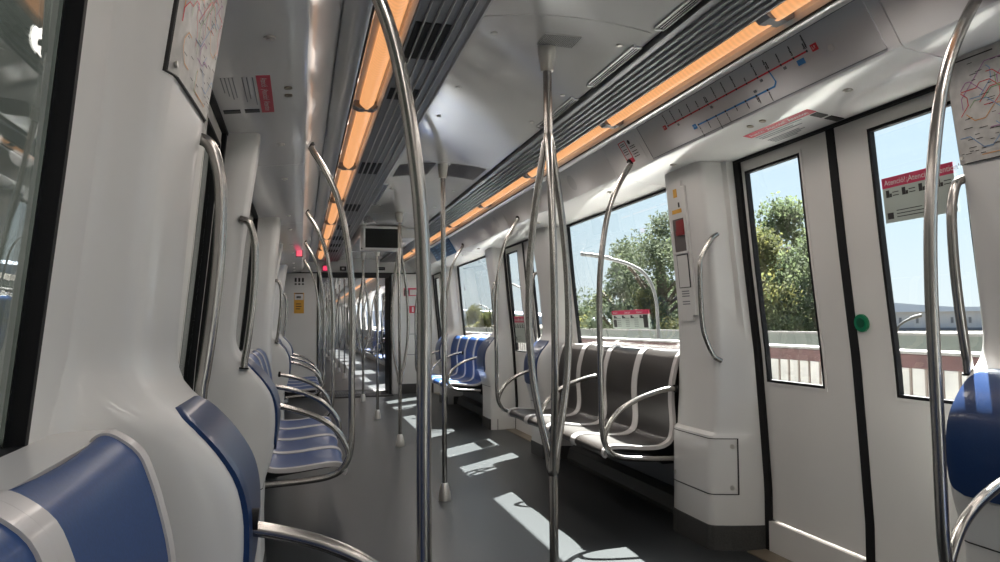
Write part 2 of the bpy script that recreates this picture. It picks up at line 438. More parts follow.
# doors
def door(n, s, yd, where):
    r = sroot('door_%d' % n, (s*1.28, yd, 0), 'white double sliding door in the %s wall %s' % (SIDE[s], where), 'door')
    for q in (1, -1):
        ya, yb = sorted((yd+q*.022, yd+q*(HD-.03)))
        wa, wb = sorted((yd+q*.195, yd+q*.60))
        bm = BM(); z0, z1 = .82, 1.85
        for args in ((ya, wa, .155, 1.93), (wb, yb, .155, 1.93), (wa, wb, .155, z0), (wa, wb, z1, 1.93)):
            slab(bm, s, *args, 0, .022, Wd)
        leaf = obj('door_leaf', bm, DOORW, r, smooth=True)
        bm = BM(); frame_slabs(bm, s, wa+.013, wb-.013, z0+.013, z1-.013, .012, -.003, .020, Wd); obj('window_gasket', bm, BLACK, leaf)
        bm = BM(); frame_slabs(bm, s, wa, wb, z0, z1, .012, -.003, .01, Wd); obj('window_rim', bm, DOORW, leaf)
        bm = BM(); slab(bm, s, wa+.003, wb-.003, z0+.003, z1-.003, .011, .014, Wd); obj('pane', bm, GLASS, leaf)
        bm = BM(); slab(bm, s, ya, yb, .007, .148, -.02, .035, Wd); obj('kick_plate', bm, DOORW, leaf)
        ga, gb = sorted((yd+q*(HD-.035), yd+q*(HD+.005)))
        bm = BM(); slab(bm, s, ga, gb, 0, 1.95, -.006, .05); obj('door_gasket', bm, BLACK, r)
    bm = BM(); slab(bm, s, yd-.023, yd+.023, .02, 1.94, -.004, .03, Wd); obj('centre_seal', bm, BLACK, r)
    bm = BM(); slab(bm, s, yd-HD, yd+HD, 1.90, 1.96, -.01, .05); obj('head_seal', bm, BLACK, r)
    bm = BM(); box(bm, min(s*1.20, s*1.36), max(s*1.20, s*1.36), yd-HD, yd+HD, -.06, .006); obj('threshold', bm, TAN, r)
    # round push button on the leaf nearer the camera
    zb = 1.105; nb = Vector((-s, 0, -.08))
    bm = BM(); disc(bm, (s*(Wd(zb)+.004), yd-.058, zb), nb, .036, .014); b = obj('door_button', bm, GREEN, r, label='round green door button')
    bm = BM(); disc(bm, (s*(Wd(zb)-.0095), yd-.058, zb), nb, .02, .003); obj('button_cap', bm, GREEND, b)
    return r
dn = 0
for s in (1, -1):
    for k, yd in enumerate(YD):
        dn += 1
        door(dn, s, yd, ['behind the camera', 'nearest the camera', 'halfway down the carriage', 'beside the gangway'][k])

# ------------------------------------------------------------------ door pillars
XT = [(0, 1.04), (.1, 1.04), (.3, 1.045), (.45, 1.04), (.50, 1.025), (.56, 1.005), (.62, .993), (.70, .986), (.77, .987), (.83, 1.0), (.88, 1.03),
      (.92, 1.062), (.955, 1.10), (.985, 1.135), (1.02, 1.152), (1.07, 1.158), (1.23, 1.146), (1.40, 1.132), (1.51, 1.12), (1.6, 1.107), (1.75, 1.085), (1.95, 1.055)]
TT = [0, .015, .03, .05, .15, .25, .34, .36, .385, .405, .42, .43, .46, .50, .58]
FB = [1, .10, .025, 0, 0, 0, 0, 0, .02, .08, .22, .5, .86, .95, 1]
FU = [1, .12, .03, 0, .03, .07, .11, .13, .22, .52, .80, .87, .93, .96, 1]
def smooth01(x): x = max(0, min(1, x)); return x*x*(3-2*x)
def XA(z):   # gentle smoothing of the table
    return sum(interp(XT, z+d) for d in (-.018, 0, .018))/3
def pil_x(t, z):
    b = 1 - smooth01((z-.93)/.14)
    fb = interp(list(zip(TT, FB)), t); fu = interp(list(zip(TT, FU)), t)
    f = fb*b + fu*(1-b)
    return XA(z) + (W(z)+.015-XA(z))*f
def pil_y(yd, e, t): return yd + e*(HD + t)          # e=-1: pillar before the door, +1: after it
class PilSurf:
    """surface coordinates on a pillar: u = distance from the door edge (t), v = height"""
    def __init__(s, side, yd, e, d=0.): s.s, s.yd, s.e, s.d = side, yd, e, d
    def p(s, u, v, h=0.): return Vector((s.s*(pil_x(u, v)-h-s.d), pil_y(s.yd, s.e, u), v))
def ribbon_surface(bm, S, u0, u1, v0, v1, nu, nv, h1, h0, rc=0.):
    """closed curved plate on a surface with rounded corners"""
    def uv(i, j):
        v = v0+(v1-v0)*j/(nv-1)
        m = 0.
        if rc:
            for dv in (v-v0, v1-v):
                if dv < rc: m = max(m, rc-math.sqrt(max(0, rc*rc-(rc-dv)**2)))
        return u0+m+(u1-u0-2*m)*i/(nu-1), v
    A = grid(bm, lambda i, j: S.p(*uv(i, j), h1), nu, nv); B = grid(bm, lambda i, j: S.p(*uv(i, j), h0), nu, nv)
    for i in range(nu-1):
        for j in (0, nv-1): bm.faces.new((A[i][j], A[i+1][j], B[i+1][j], B[i][j]))
    for j in range(nv-1):
        for i in (0, nu-1): bm.faces.new((A[i][j], A[i][j+1], B[i][j+1], B[i][j]))
def pillar(s, yd, e, label, poster=False, zmin_detail=True):
    r = root('door_pillar', label, 'pillar', (s*1.15, pil_y(yd, e, .3), 0))
    zs = [0, .1, .2, .3, .4, .447, .453] + [.46+.0225*i for i in range(34)] + [1.25+.075*i for i in range(10)]
    ts = []
    for a, b in zip(TT, TT[1:]): ts += [a, (a+b)/2]
    ts.append(TT[-1])
    bm = BM()
    V = grid(bm, lambda i, j: Vector((s*pil_x(ts[i], zs[j]), pil_y(yd, e, ts[i]), zs[j])), len(ts), len(zs))
    B = grid(bm, lambda i, j: Vector((s*(W(zs[j])+.03), pil_y(yd, e, (0, .58)[i]), zs[j])), 2, len(zs))
    for j in range(len(zs)-1):
        bm.faces.new((V[0][j], V[0][j+1], B[0][j+1], B[0][j])); bm.faces.new((V[-1][j], V[-1][j+1], B[1][j+1], B[1][j]))
    for j in (0, len(zs)-1): bm.faces.new([v[j] for v in V] + [B[1][j], B[0][j]])
    body = obj('body', bm, WHITE, r, smooth=True, auto=60)
    S = PilSurf(s, yd, e)
    bm = BM(); ribbon_surface(bm, S, .012, .47, .0, .11, 24, 4, .006, -.02); obj('kick_skirt', bm, SKIRT, r)
    bm = BM(); ribbon_surface(bm, S, .012, .45, .448, .452, 24, 2, .0015, -.01); obj('seam', bm, DARK, r)
    bm = BM(); ribbon_surface(bm, S, .04, .375, .60, .968, 16, 26, .010, -.012, rc=.05); obj('hip_pad', bm, PAD, r, smooth=True, auto=50, label='glossy blue hip rest pad')
    # grab handle on the door side
    bm = BM(); yh = pil_y(yd, e, .012)
    pts = [(1.135, 1.56), (1.10, 1.545), (1.08, 1.49), (1.073, 1.42), (1.076, 1.28), (1.088, 1.14), (1.103, 1.02), (1.109, .985), (1.112, .95)]
    tube(bm, [(s*x, yh, z) for x, z in pts], .0145); gh = obj('grab_handle', bm, STEEL, r, smooth=True, label='brushed steel grab handle')
    bm = BM(); disc(bm, (s*1.112, yh, .949), (s*.1, 0, -1), .019, .006); obj('handle_collar', bm, BLACK, gh)
    return r, S
def net_map(S, r, u0, u1, v0, v1, flip):
    """framed route map poster on the pillar above the grab handle"""
    po = root('map_poster', '', 'poster', S.p((u0+u1)/2, v0, 0))
    bm = BM(); ribbon_surface(bm, S, u0, u1, v0, v1, 14, 8, .006, .0005); obj('sheet', bm, PAPER, po, smooth=True, auto=30)
    bm = BM()
    for a in ((u0-.0015, u0, v0, v1), (u1, u1+.0015, v0, v1), (u0-.0015, u1+.0015, v0-.002, v0)): ribbon_surface(bm, S, *a, 10, 3, .0065, .0005)
    obj('poster_frame', bm, INK, po)
    rnd = random.Random(3)
    for m, n, nm in ((REDLINE, 9, 'red_routes'), (PGREEN, 5, 'green_routes'), (PORANGE, 7, 'orange_routes'), (PBLUE, 4, 'blue_routes'), (PPURP, 6, 'violet_routes')):
        bm = BM()
        for _ in range(n):
            u = rnd.uniform(u0+.04, u1-.04); v = rnd.uniform(v0+.05, v1-.05); pts = [(u, v)]
            d = rnd.choice((0, PI/4, PI/2, -PI/4))
            for _ in range(rnd.randint(4, 9)):
                d += rnd.choice((0, 0, PI/4, -PI/4)); L = rnd.uniform(.012, .035)
                u = max(u0+.015, min(u1-.015, u+L*math.cos(d))); v = max(v0+.015, min(v1-.02, v+L*math.sin(d))); pts.append((u, v))
            sline(bm, S, pts, .0022, .0075)
        obj(nm, bm, m, po, recalc=False)
    bm = BM()
    for _ in range(70):
        u = rnd.uniform(u0+.02, u1-.05); v = rnd.uniform(v0+.02, v1-.02); sline(bm, S, [(u, v), (u+rnd.uniform(.01, .03), v)], .0018, .0075)
    sline(bm, S, [(u0+.05, v1-.012), (u0+.17, v1-.012)], .004, .0075)
    obj('station_lettering', bm, INK, po, recalc=False)
    bm = BM(); sline(bm, S, [(u1-.03, v1-.02), (u1-.018, v1-.02)], .012, .0075); obj('logo', bm, RED, po, recalc=False)
    for u, v in ((u0+.018, v0+.018), (u1-.018, v0+.018)):
        bm = BM(); q = S.p(u, v, .006); disc(bm, q, (-S.s, 0, 0), .006, .004); obj('fixing', bm, CAST, po)
    return po
p_, S_ = pillar(-1, YD[1], -1, 'white pillar with blue hip pad on the left beside the nearest seat')
net_map(S_, p_, .015, .385, 1.59, 1.93, False)['label'] = 'route map poster on the nearest left pillar, reflecting the orange light'
p_, S_ = pillar(1, YD[1], -1, 'white pillar with blue hip pad at the right edge, near side of the door')
net_map(S_, p_, .015, .385, 1.60, 1.92, False)['label'] = 'route map poster on the white pillar at the right edge'
pillar(-1, YD[1], 1, 'white bulging pillar on the left just beyond the first door')
pillar(-1, YD[2], 1, 'white pillar on the left beyond the second door')
pillar(-1, YD[3], -1, 'white pillar on the left nearest the gangway')
pillar(1, YD[2], -1, 'white pillar with blue pad at the far end of the brown bench')
pillar(1, YD[2], 1, 'white pillar on the right before the far blue bench')
pillar(1, YD[3], -1, 'white pillar on the right nearest the gangway')
pillar(1, YD[0], 1, 'white pillar on the right beyond the camera, out of view')

# right-hand equipment pillar with the intercom
def cabinet(s, yd, e, label, intercom):
    r = root('equipment_pillar', label, 'pillar', (s*1.15, yd+e*.9, 0))
    XI = [(0, 1.05), (.2, 1.055), (.55, 1.065), (.565, 1.085), (.75, 1.10), (1.0, 1.11), (1.2, 1.105), (1.4, 1.09), (1.9, 1.045), (1.95, 1.04)]
    y0 = yd+HD
    def ring(z, g=0.):
        x = interp(XI, z)-g; w = W(z)+.02
        pts = [(w, y0-g*.5), (w-.06, y0+.012-g), (x+.10, y0+.045-g)]
        for k in range(7):                      # rounded corner between the door face and the aisle face
            a = PI*.5*k/6*.86
            pts.append((x+.04-.04*math.sin(a+.2), y0+.115-.045*math.cos(a+.2)-g*.5))
        pts += [(x, y0+.14), (x, y0+.25), (x, y0+.40), (x+.006, y0+.45), (x+.02, y0+.475), (x+.05, y0+.49), (w, y0+.50)]
        return pts
    ring0 = ring
    def ring(z, g=0.): return [(x, yd+e*(y-yd)) for x, y in ring0(z, g)]
    zs = [0, .06, .115, .12, .2, .3, .4, .5, .55, .558, .566, .6, .7, .8, .9, 1., 1.1, 1.2, 1.3, 1.4, 1.5, 1.6, 1.7, 1.8, 1.9, 1.93]
    bm = BM()
    n = len(ring(0))
    V = grid(bm, lambda i, j: Vector((s*ring(zs[j])[i][0], ring(zs[j])[i][1], zs[j])), n, len(zs), True)
    for j in (0, len(zs)-1): bm.faces.new([v[j] for v in V])
    obj('body', bm, WHITE, r, smooth=True, auto=40)
    bm = BM(); zz = [0, .06, .118]
    V = grid(bm, lambda i, j: Vector((s*ring(zz[j], .006)[i][0], ring(zz[j], .006)[i][1], zz[j])), n, 3, True)
    for j in (0, 2): bm.faces.new([v[j] for v in V])
    obj('kick_skirt', bm, SKIRT, r)
    # joint lines of the removable access panel
    class RS:
        def p(q, u, v, h=0.):
            R = ring(v); k = u*(n-1); i = min(int(k), n-2); f = k-i
            a, b = R[i], R[i+1]; x = a[0]+(b[0]-a[0])*f; y = a[1]+(b[1]-a[1])*f
            return Vector((s*(x-h*.8), y-e*h*.5, v))
    S = RS()
    def at(i): return i/(n-1)
    bm = BM()
    for a in ((at(1.72), at(13.2), .535, .539), (at(1.72), at(13.2), .265, .269)): ribbon_surface(bm, S, *a, 30, 2, .002, -.004)
    for a in ((at(1.72), at(1.78), .265, .539), (at(13.1), at(13.2), .265, .539)): ribbon_surface(bm, S, *a, 2, 10, .002, -.004)
    obj('access_panel_joint', bm, DARK, r)
    bm = BM(); ribbon_surface(bm, S, at(1.8), at(13), .272, .532, 30, 10, .003, -.004); ap = obj('access_panel', bm, WHITE, r, smooth=True)
    for u, v in ((2.0, .50), (2.0, .30), (12.6, .31)):
        bm = BM(); q = S.p(at(u), v, .002); disc(bm, q, (-s*.6, -.8, 0) if u < 5 else (-s, 0, 0), .012, .004); obj('lock', bm, CAST, ap)
    if not intercom: return r
    # intercom plate on the aisle face
    yc0, yc1 = y0+.235, y0+.415
    def xi(z): return interp(XI, z)
    def isl(bm, ya, yb, za, zb, d0, d1): slab(bm, s, ya, yb, za, zb, -d1, -d0, xi)
    bm = BM(); isl(bm, yc0, yc1, 1.12, 1.86, -.005, .012)
    bmesh.ops.bevel(bm, geom=[e for e in bm.edges if abs(e.verts[0].co.z-e.verts[1].co.z) < 1e-4 and abs(e.verts[0].co.y-e.verts[1].co.y) < 1e-4 and (e.verts[0].co.z < 1.121 or e.verts[0].co.z > 1.859)], offset=.03, segments=4, affect='EDGES')
    pl = obj('intercom_panel', bm, WHITE, r, smooth=True, auto=30)
    bm = BM(); isl(bm, yc0+.025, yc1-.035, 1.49, 1.665, .0, .0135); rc = obj('recess', bm, RECESS, pl)
    bm = BM(); isl(bm, yc0+.032, yc1-.075, 1.60, 1.655, .01, .02); isl(bm, yc0+.032, yc1-.075, 1.575, 1.60, .01, .025); obj('emergency_pull', bm, DRED, rc, label='red emergency pull')
    bm = BM(); isl(bm, yc0+.015, yc1-.025, 1.478, 1.49, .0, .018); isl(bm, yc0+.015, yc1-.025, 1.665, 1.677, .0, .018)
    isl(bm, yc0+.013, yc0+.025, 1.478, 1.677, .0, .018); isl(bm, yc1-.035, yc1-.023, 1.478, 1.677, .0, .018); obj('recess_rim', bm, WHITE, pl)
    for nm, a, m in (('pictogram', (yc0+.075, yc0+.11, 1.78, 1.825), YELL), ('key_slot', (yc0+.06, yc0+.072, 1.725, 1.75), INK), ('amber_label', (yc0+.045, yc0+.14, 1.695, 1.716), YELL),
                     ('speaker_plate', (yc0+.03, yc1-.045, 1.30, 1.47), WHITE), ('amber_lettering', (yc0+.06, yc0+.12, 1.35, 1.365), YELL), ('arrow', (yc0+.08, yc0+.09, 1.32, 1.343), INK)):
        bm = BM(); isl(bm, *a, .011, .0145 if m is not WHITE else .016); obj(nm, bm, m, pl)
    bm = BM(); isl(bm, yc0+.028, yc1-.043, 1.296, 1.30, .011, .0165); isl(bm, yc0+.028, yc1-.043, 1.47, 1.474, .011, .0165)
    isl(bm, yc0+.026, yc0+.03, 1.296, 1.474, .011, .0165); isl(bm, yc1-.045, yc1-.041, 1.296, 1.474, .011, .0165); obj('plate_outline', bm, DARK, pl)
    bm = BM()
    for z in (1.275, 1.262, 1.249, 1.22, 1.207): isl(bm, yc0+.05, yc0+.125, z, z+.006, .011, .0135)
    obj('small_print', bm, UNDER, pl)
    # curved grab handle on the corner
    bm = BM(); yh = y0+.07
    pts = [(1.13, 1.555, .0), (1.095, 1.53, .0), (1.05, 1.46, .005), (1.03, 1.40, .006), (1.028, 1.25, .006), (1.035, 1.10, .006), (1.055, 1.02, .004), (1.09, .945, 0), (1.13, .92, 0)]
    tube(bm, [(s*x, yh+dy, z) for x, z, dy in pts], .0125); obj('grab_handle', bm, STEEL, r, smooth=True, label='curved brushed steel grab handle')
cabinet(1, YD[1], 1, 'white equipment pillar with intercom panel to the left of the right door', True)
cabinet(-1, YD[2], -1, 'flat white equipment pillar on the left before the second door, end of the blue bench', False)

# ------------------------------------------------------------------ seats
SEATP = [(1.196, .89), (1.195, .935), (1.19, .951), (1.175, .957), (1.155, .948), (1.13, .925), (1.115, .89), (1.10, .84), (1.085, .77), (1.08, .68), (1.085, .60), (1.085, .53),
         (1.07, .475), (1.03, .447), (.98, .438), (.90, .440), (.82, .449), (.75, .455), (.705, .452), (.68, .437), (.672, .415), (.682, .395)]
def seat_curve():
    C = catmull([(x, 0, z) for x, z in SEATP], 3)
    return [(v.x, v.z) for v in C]
SCV = seat_curve()
def seat_strip(bm, s, y0, y1, off, th, i0=0, i1=None, ny=3, crown=0.):
    """a strip of the moulded seat shell; off lifts it off the shell, th is its thickness"""
    C = SCV[i0:i1]
    N = []
    for i in range(len(C)):
        a, b = C[max(i-1, 0)], C[min(i+1, len(C)-1)]
        t = Vector((b[0]-a[0], b[1]-a[1])).normalized(); N.append(Vector((t.y, -t.x)))
    def P_(i, j, o):
        y = y0+(y1-y0)*j/(ny-1); x, z = C[i]; k = o - crown*(1-(2*j/(ny-1)-1)**2)
        return Vector((s*(x+N[i].x*k), y, z+N[i].y*k))
    A = grid(bm, lambda i, j: P_(i, j, off), len(C), ny); B = grid(bm, lambda i, j: P_(i, j, off-th), len(C), ny)
    for i in range(len(C)-1):
        for j in (0, ny-1): bm.faces.new((A[i][j], A[i+1][j], B[i+1][j], B[i][j]))
    for j in range(ny-1):
        for i in (0, len(C)-1): bm.faces.new((A[i][j], A[i][j+1], B[i][j+1], B[i][j]))
SW = .462
def seat(s, yc, mat, label, group):
    r = root('moulded_seat', label, 'seat', (s*.95, yc, .4), group)
    half = len(SCV)*12//21
    bm = BM(); seat_strip(bm, s, yc-SW/2+.034, yc+SW/2-.034, .0, .014, 0, half+1, ny=7, crown=.008); obj('backrest', bm, mat, r, smooth=True, auto=60)
    bm = BM(); seat_strip(bm, s, yc-SW/2+.034, yc+SW/2-.034, .0, .014, half, None, ny=7, crown=.008); obj('seat_pan', bm, mat, r, smooth=True, auto=60)
    for e in (-1, 1):
        a, b = sorted((yc+e*(SW/2-.0002), yc+e*(SW/2-.036)))
        bm = BM(); seat_strip(bm, s, a, b, .004, .02); obj('border_stripe', bm, STRIPE, r, smooth=True, auto=60, label='pale grey border stripe')
    bm = BM(); extrude(bm, [(1.24, .30), (1.24, .88), (1.21, .88), (1.12, .55), (1.09, .42), (.74, .425), (.74, .40), (1.05, .36), (1.12, .30)], yc-.03, yc+.03, s)
    obj('bracket', bm, DARK, r)
    return r
pos4 = [-1.5, -.5, .5, 1.5]
def bench(s, k, mat, labels, group, idx=(0, 1, 2, 3)):
    for i in idx: seat(s, YB[k]+pos4[i]*SW - (.06 if k >= 1 else 0), mat, labels[i], group)
bench(1, 1, BROWN, ['brown moulded seat nearest the intercom pillar below the right window', 'second brown seat from the intercom pillar', 'third brown seat from the intercom pillar', 'brown moulded seat furthest from the intercom pillar, partly sunlit'], 'brown seats below the right window')
bench(-1, 1, BLUE, ['blue striped seat inside the nearest steel armrest loop on the left', 'second blue seat of the left bench beyond the first door', 'third blue seat of the left bench beyond the first door', 'last blue seat of the left bench before the second door'], 'blue seats of the left bench')
bench(1, 2, BLUE, ['nearest blue seat of the far right bench', 'second blue seat of the far right bench', 'third blue seat of the far right bench', 'furthest blue seat of the far right bench'], 'blue seats of the far right bench')
bench(-1, 2, BLUE, ['nearest blue seat of the far left bench', 'second blue seat of the far left bench', 'third blue seat of the far left bench', 'furthest blue seat of the far left bench'], 'blue seats of the far left bench')
bench(-1, 0, BLUE, ['', 'blue striped seat out of view on the left below the camera', 'blue striped seat cut by the lower left corner', 'large blue striped backrest next to the white pillar in the left foreground'], 'blue seats in the left foreground', (1, 2, 3))
bench(1, 0, BLUE, ['', '', 'second blue seat beyond the right edge of the view', 'blue seat just beyond the right edge pillar'], 'blue seats past the right edge', (2, 3))

# ------------------------------------------------------------------ steel poles with armrest loops
TR = .0155
def pole_loop(s, y, label, group, xw=1.12, pole=True, name='grab_pole'):
    r = root(name, label, 'handrail', (s*.65, y, .4), group)
    if pole:
        pts = [(.858, 2.005), (.838, 1.965), (.796, 1.90), (.743, 1.80), (.703, 1.68), (.673, 1.52), (.655, 1.36), (.648, 1.2), (.648, 1.05), (.650, .85), (.650, .68), (.652, .56), (.665, .48), (.70, .425), (.75, .40), (.82, .388), (.95, .38), (xw, .375)]
        bm = BM(); tube(bm, [(s*x, y, z) for x, z in pts], TR, 16); po = obj('pole', bm, STEEL, r, smooth=True)
        bm = BM(); disc(bm, (s*.853, y, 1.995), (-s*.5, 0, -.85), .024, .012, r2=.022); obj('collar', bm, BLACK, po)
        up = [(xw, .752), (1.03, .748), (.94, .727), (.85, .697), (.77, .655), (.71, .60), (.672, .53), (.662, .49)]
    else:
        up = [(xw, .752), (1.03, .748), (.94, .727), (.85, .697), (.77, .655), (.71, .60), (.665, .535), (.655, .48), (.672, .43), (.72, .40), (.79, .388), (.95, .38), (xw, .375)]
    bm = BM(); tube(bm, [(s*x, y, z) for x, z in up], TR*.93, 16); ar = obj('armrest', bm, STEEL, r, smooth=True)
    for zc_ in (.752, .375):
        bm = BM(); disc(bm, (s*(xw-.003), y, zc_), (-s, 0, -.05), .021, .015); obj('wall_collar', bm, BLACK, ar)
    return r
LG = 'curved grab poles with armrest loops'
pole_loop(-1, YD[1]-.99, 'curved steel pole with armrest in the left foreground, beside the nearest pillar', LG, .985)
pole_loop(1, YD[1]-.99, 'curved steel pole with armrest at the right edge in front of the door', LG, .985)
pole_loop(-1, YD[1]+1.12, 'curved steel pole with armrest loop at the near end of the left blue bench', LG, 1.12)
pole_loop(1, YD[1]+1.12, 'curved steel pole with armrest loop beside the intercom pillar', LG, 1.10)
pole_loop(-1, YD[2]-1.02, 'curved steel pole with armrest at the far end of the left blue bench', LG, 1.05)
pole_loop(1, YD[2]-1.02, 'curved steel pole with armrest at the far end of the brown bench', LG, 1.05)
pole_loop(-1, YD[2]+1.08, 'curved steel pole at the near end of the far left bench', LG, 1.05)
pole_loop(1, YD[2]+1.08, 'curved steel pole at the near end of the far right bench', LG, 1.05)
pole_loop(-1, YD[3]-1.02, 'curved steel pole nearest the gangway on the left', LG, 1.05)
pole_loop(1, YD[3]-1.02, 'curved steel pole nearest the gangway on the right', LG, 1.05)
for s, k, lab in ((1, 1, 'steel armrest hoop in the middle of the brown bench'), (-1, 1, 'steel armrest hoop in the middle of the left blue bench'), (1, 2, 'steel armrest hoop in the middle of the far right blue bench'), (-1, 2, 'steel armrest hoop in the middle of the far left bench')):
    pole_loop(s, YB[k]+.02, lab, 'armrest hoops', 1.078, False, 'armrest_hoop')

# ------------------------------------------------------------------ centre poles
def sockets(r, x, y, zt):
    bm = BM(); lathe(bm, [(.0405, 0), (.041, .012), (.037, .05), (.029, .085), (.022, .104), (.019, .108)], x, y); obj('floor_socket', bm, CAST, r, smooth=True)
    bm = BM(); lathe(bm, [(.0185, zt-.092), (.023, zt-.09), (.032, zt-.032), (.034, zt-.014), (.033, zt)], x, y); obj('ceiling_socket', bm, CAST, r, smooth=True)
def single(x, y, label, group='central floor to ceiling poles', zt=2.158):
    r = root('centre_pole', label, 'pole', (x, y, 0), group)
    bm = BM(); tube(bm, [(x, y, .05), (x, y, .7), (x, y, 1.4), (x, y, zt-.05)], TR, 16, 0); obj('pole', bm, STEEL, r, smooth=True)
    sockets(r, x, y, zt); return r
def triple(x, y, label, group='three branched central poles', zt=2.158, ang=.35):
    r = root('branched_pole', label, 'pole', (x, y, 0), group)
    bm = BM(); tube(bm, [(x, y, .05), (x, y, .3), (x, y, .63)], TR*1.05, 16, 0); obj('lower_pole', bm, STEEL, r, smooth=True)
    bm = BM(); tube(bm, [(x, y, 1.76), (x, y, 1.9), (x, y, zt-.05)], TR*1.05, 16, 0); obj('upper_pole', bm, STEEL, r, smooth=True)
    for k in range(3):
        a = ang + 2*PI*k/3; c, q = math.cos(a), math.sin(a)
        rr = [(.012, .585), (.022, .66), (.050, .78), (.075, .92), (.086, 1.08), (.086, 1.22), (.077, 1.38), (.056, 1.55), (.030, 1.70), (.012, 1.80)]
        bm = BM(); tube(bm, [(x+c*d, y+q*d, z) for d, z in rr], TR*.88, 14, 5); obj('branch', bm, STEEL, r, smooth=True)
    bm = BM(); lathe(bm, [(.0155, .56), (.021, .575), (.021, .60), (.0155, .63)], x, y); obj('joint_collar', bm, STEEL, r, smooth=True); bm = BM(); lathe(bm, [(.0155, 1.76), (.021, 1.785), (.021, 1.80), (.0155, 1.83)], x, y); obj('joint_collar', bm, STEEL, r, smooth=True)
    sockets(r, x, y, zt); return r
triple(0, 2.525, 'nearest three branched steel pole in the middle of the aisle', zt=2.156)
single(0, 4.59, 'single straight pole standing between the two benches')
triple(0, 6.72, 'second three branched pole, below the monitor at its right')
single(0, 8.72, 'thin straight pole ending under the monitor housing', zt=2.03)
triple(0, 10.75, 'furthest three branched pole in front of the gangway')

# ------------------------------------------------------------------ monitor, vents, signs on the ceiling
r = root('ceiling_monitor', 'grey framed dark monitor hanging from the ceiling above the aisle', 'monitor', (-.07, 7.75, 2.1))
X0, X1, YM, ZB, ZT_ = -.245, .095, 7.55, 1.905, 2.125
bm = BM(); box(bm, X0-.05, X1+.05, YM+.012, YM+.09, ZB-.025, 2.15, .012); mc = obj('case', bm, FASCIA, r, smooth=True)
bm = BM(); box(bm, X0-.02, X1+.02, YM, YM+.02, ZB-.008, ZB+.009); box(bm, X0-.02, X1+.02, YM, YM+.02, ZT_-.009, ZT_+.008); box(bm, X0-.02, X0, YM, YM+.02, ZB, ZT_); box(bm, X1, X1+.02, YM, YM+.02, ZB, ZT_); obj('bezel', bm, RAIL, mc)
bm = BM(); box(bm, X0, X1, YM+.006, YM+.014, ZB, ZT_); obj('screen', bm, SCREEN, r)
bm = BM(); disc(bm, (X0-.036, YM+.012, ZB), (0, -1, 0), .008, .004); obj('knob', bm, BLACK, mc)
bm = BM(); box(bm, -.30, .30, YM+.09, 9.1, 2.03, 2.16, .02); obj('housing', bm, GLOSSW, r, smooth=True)
def vent(name, label, x0, x1, y0, y1, mat, fr=.008, rows=0, cols=0, z=2.133, group=None):
    t = root(name, label, 'vent', ((x0+x1)/2, (y0+y1)/2, z), group)
    def zc(x): return 2.128+.03*(1-(x/.315)**2)
    bm = BM(); n = 6
    for k in range(n):
        a, b = x0+(x1-x0)*k/n, x0+(x1-x0)*(k+1)/n
        za, zb = zc(a)-.003, zc(b)-.003
        vs = [bm.verts.new(p) for p in ((a, y0, za), (b, y0, zb), (b, y1, zb), (a, y1, za), (a, y0, za+.008), (b, y0, zb+.008), (b, y1, zb+.008), (a, y1, za+.008))]
        for f in ((0, 1, 2, 3), (4, 5, 6, 7), (0, 1, 5, 4), (2, 3, 7, 6), (0, 3, 7, 4), (1, 2, 6, 5)): bm.faces.new([vs[i] for i in f])
    obj('plate', bm, mat, t)
    bm = BM()
    for i in range(rows):
        for j in range(cols):
            x = x0+(x1-x0)*(i+.5)/rows; y = y0+(y1-y0)*(j+.5)/cols
            d = min((x1-x0)/rows, (y1-y0)/cols)*.36
            bm.faces.new([bm.verts.new((x+d*math.cos(PI*k/3), y+d*math.sin(PI*k/3), zc(x)-.0035)) for k in range(6)])
    if rows: obj('perforation', bm, BLACK if mat is not BLACK else RAIL, t, recalc=False)
    if fr:
        bm = BM()
        for (a, b, c, d) in ((x0-fr, x1+fr, y0-fr, y0), (x0-fr, x1+fr, y1, y1+fr), (x0-fr, x0, y0, y1), (x1, x1+fr, y0, y1)):
            zz = min(zc(a), zc(b)); box(bm, a, b, c, d, zz-.006, zz+.02)
        obj('vent_frame', bm, RAIL, t)
    return t
vent('speaker_grille', 'small perforated speaker grille beside the top of the nearest branched pole', -.05, .09, 2.40, 2.50, CEILW, 0, 22, 14)
vent('ceiling_vent', 'slim perforated vent at the ceiling edge, top right above the nearest louvre', .284, .311, 1.75, 2.20, BLACK, .004, 3, 60, group='slim vents along the right ceiling edge')
vent('ceiling_vent', 'slim perforated vent at the ceiling edge right of the nearest branched pole', .284, .311, 2.37, 2.81, BLACK, .004, 3, 60, group='slim vents along the right ceiling edge')
vent('ceiling_vent', 'slim vent at the ceiling edge just behind the nearest branched pole', .284, .311, 3.0, 3.48, BLACK, .004, 3, 60, group='slim vents along the right ceiling edge')
vent('ceiling_vent', 'slim dark vent at the left ceiling edge beyond the straight pole', -.311, -.284, 5.2, 6.1, BLACK, .004, 3, 90)
vent('return_air_vent', 'dark brown perforated air vent left of the straight pole top', -.285, -.05, 4.56, 4.93, VENTM, 0, 26, 40)
vent('return_air_vent', 'dark brown perforated air vent right of the straight pole top', .05, .285, 4.56, 4.93, VENTM, 0, 26, 40)

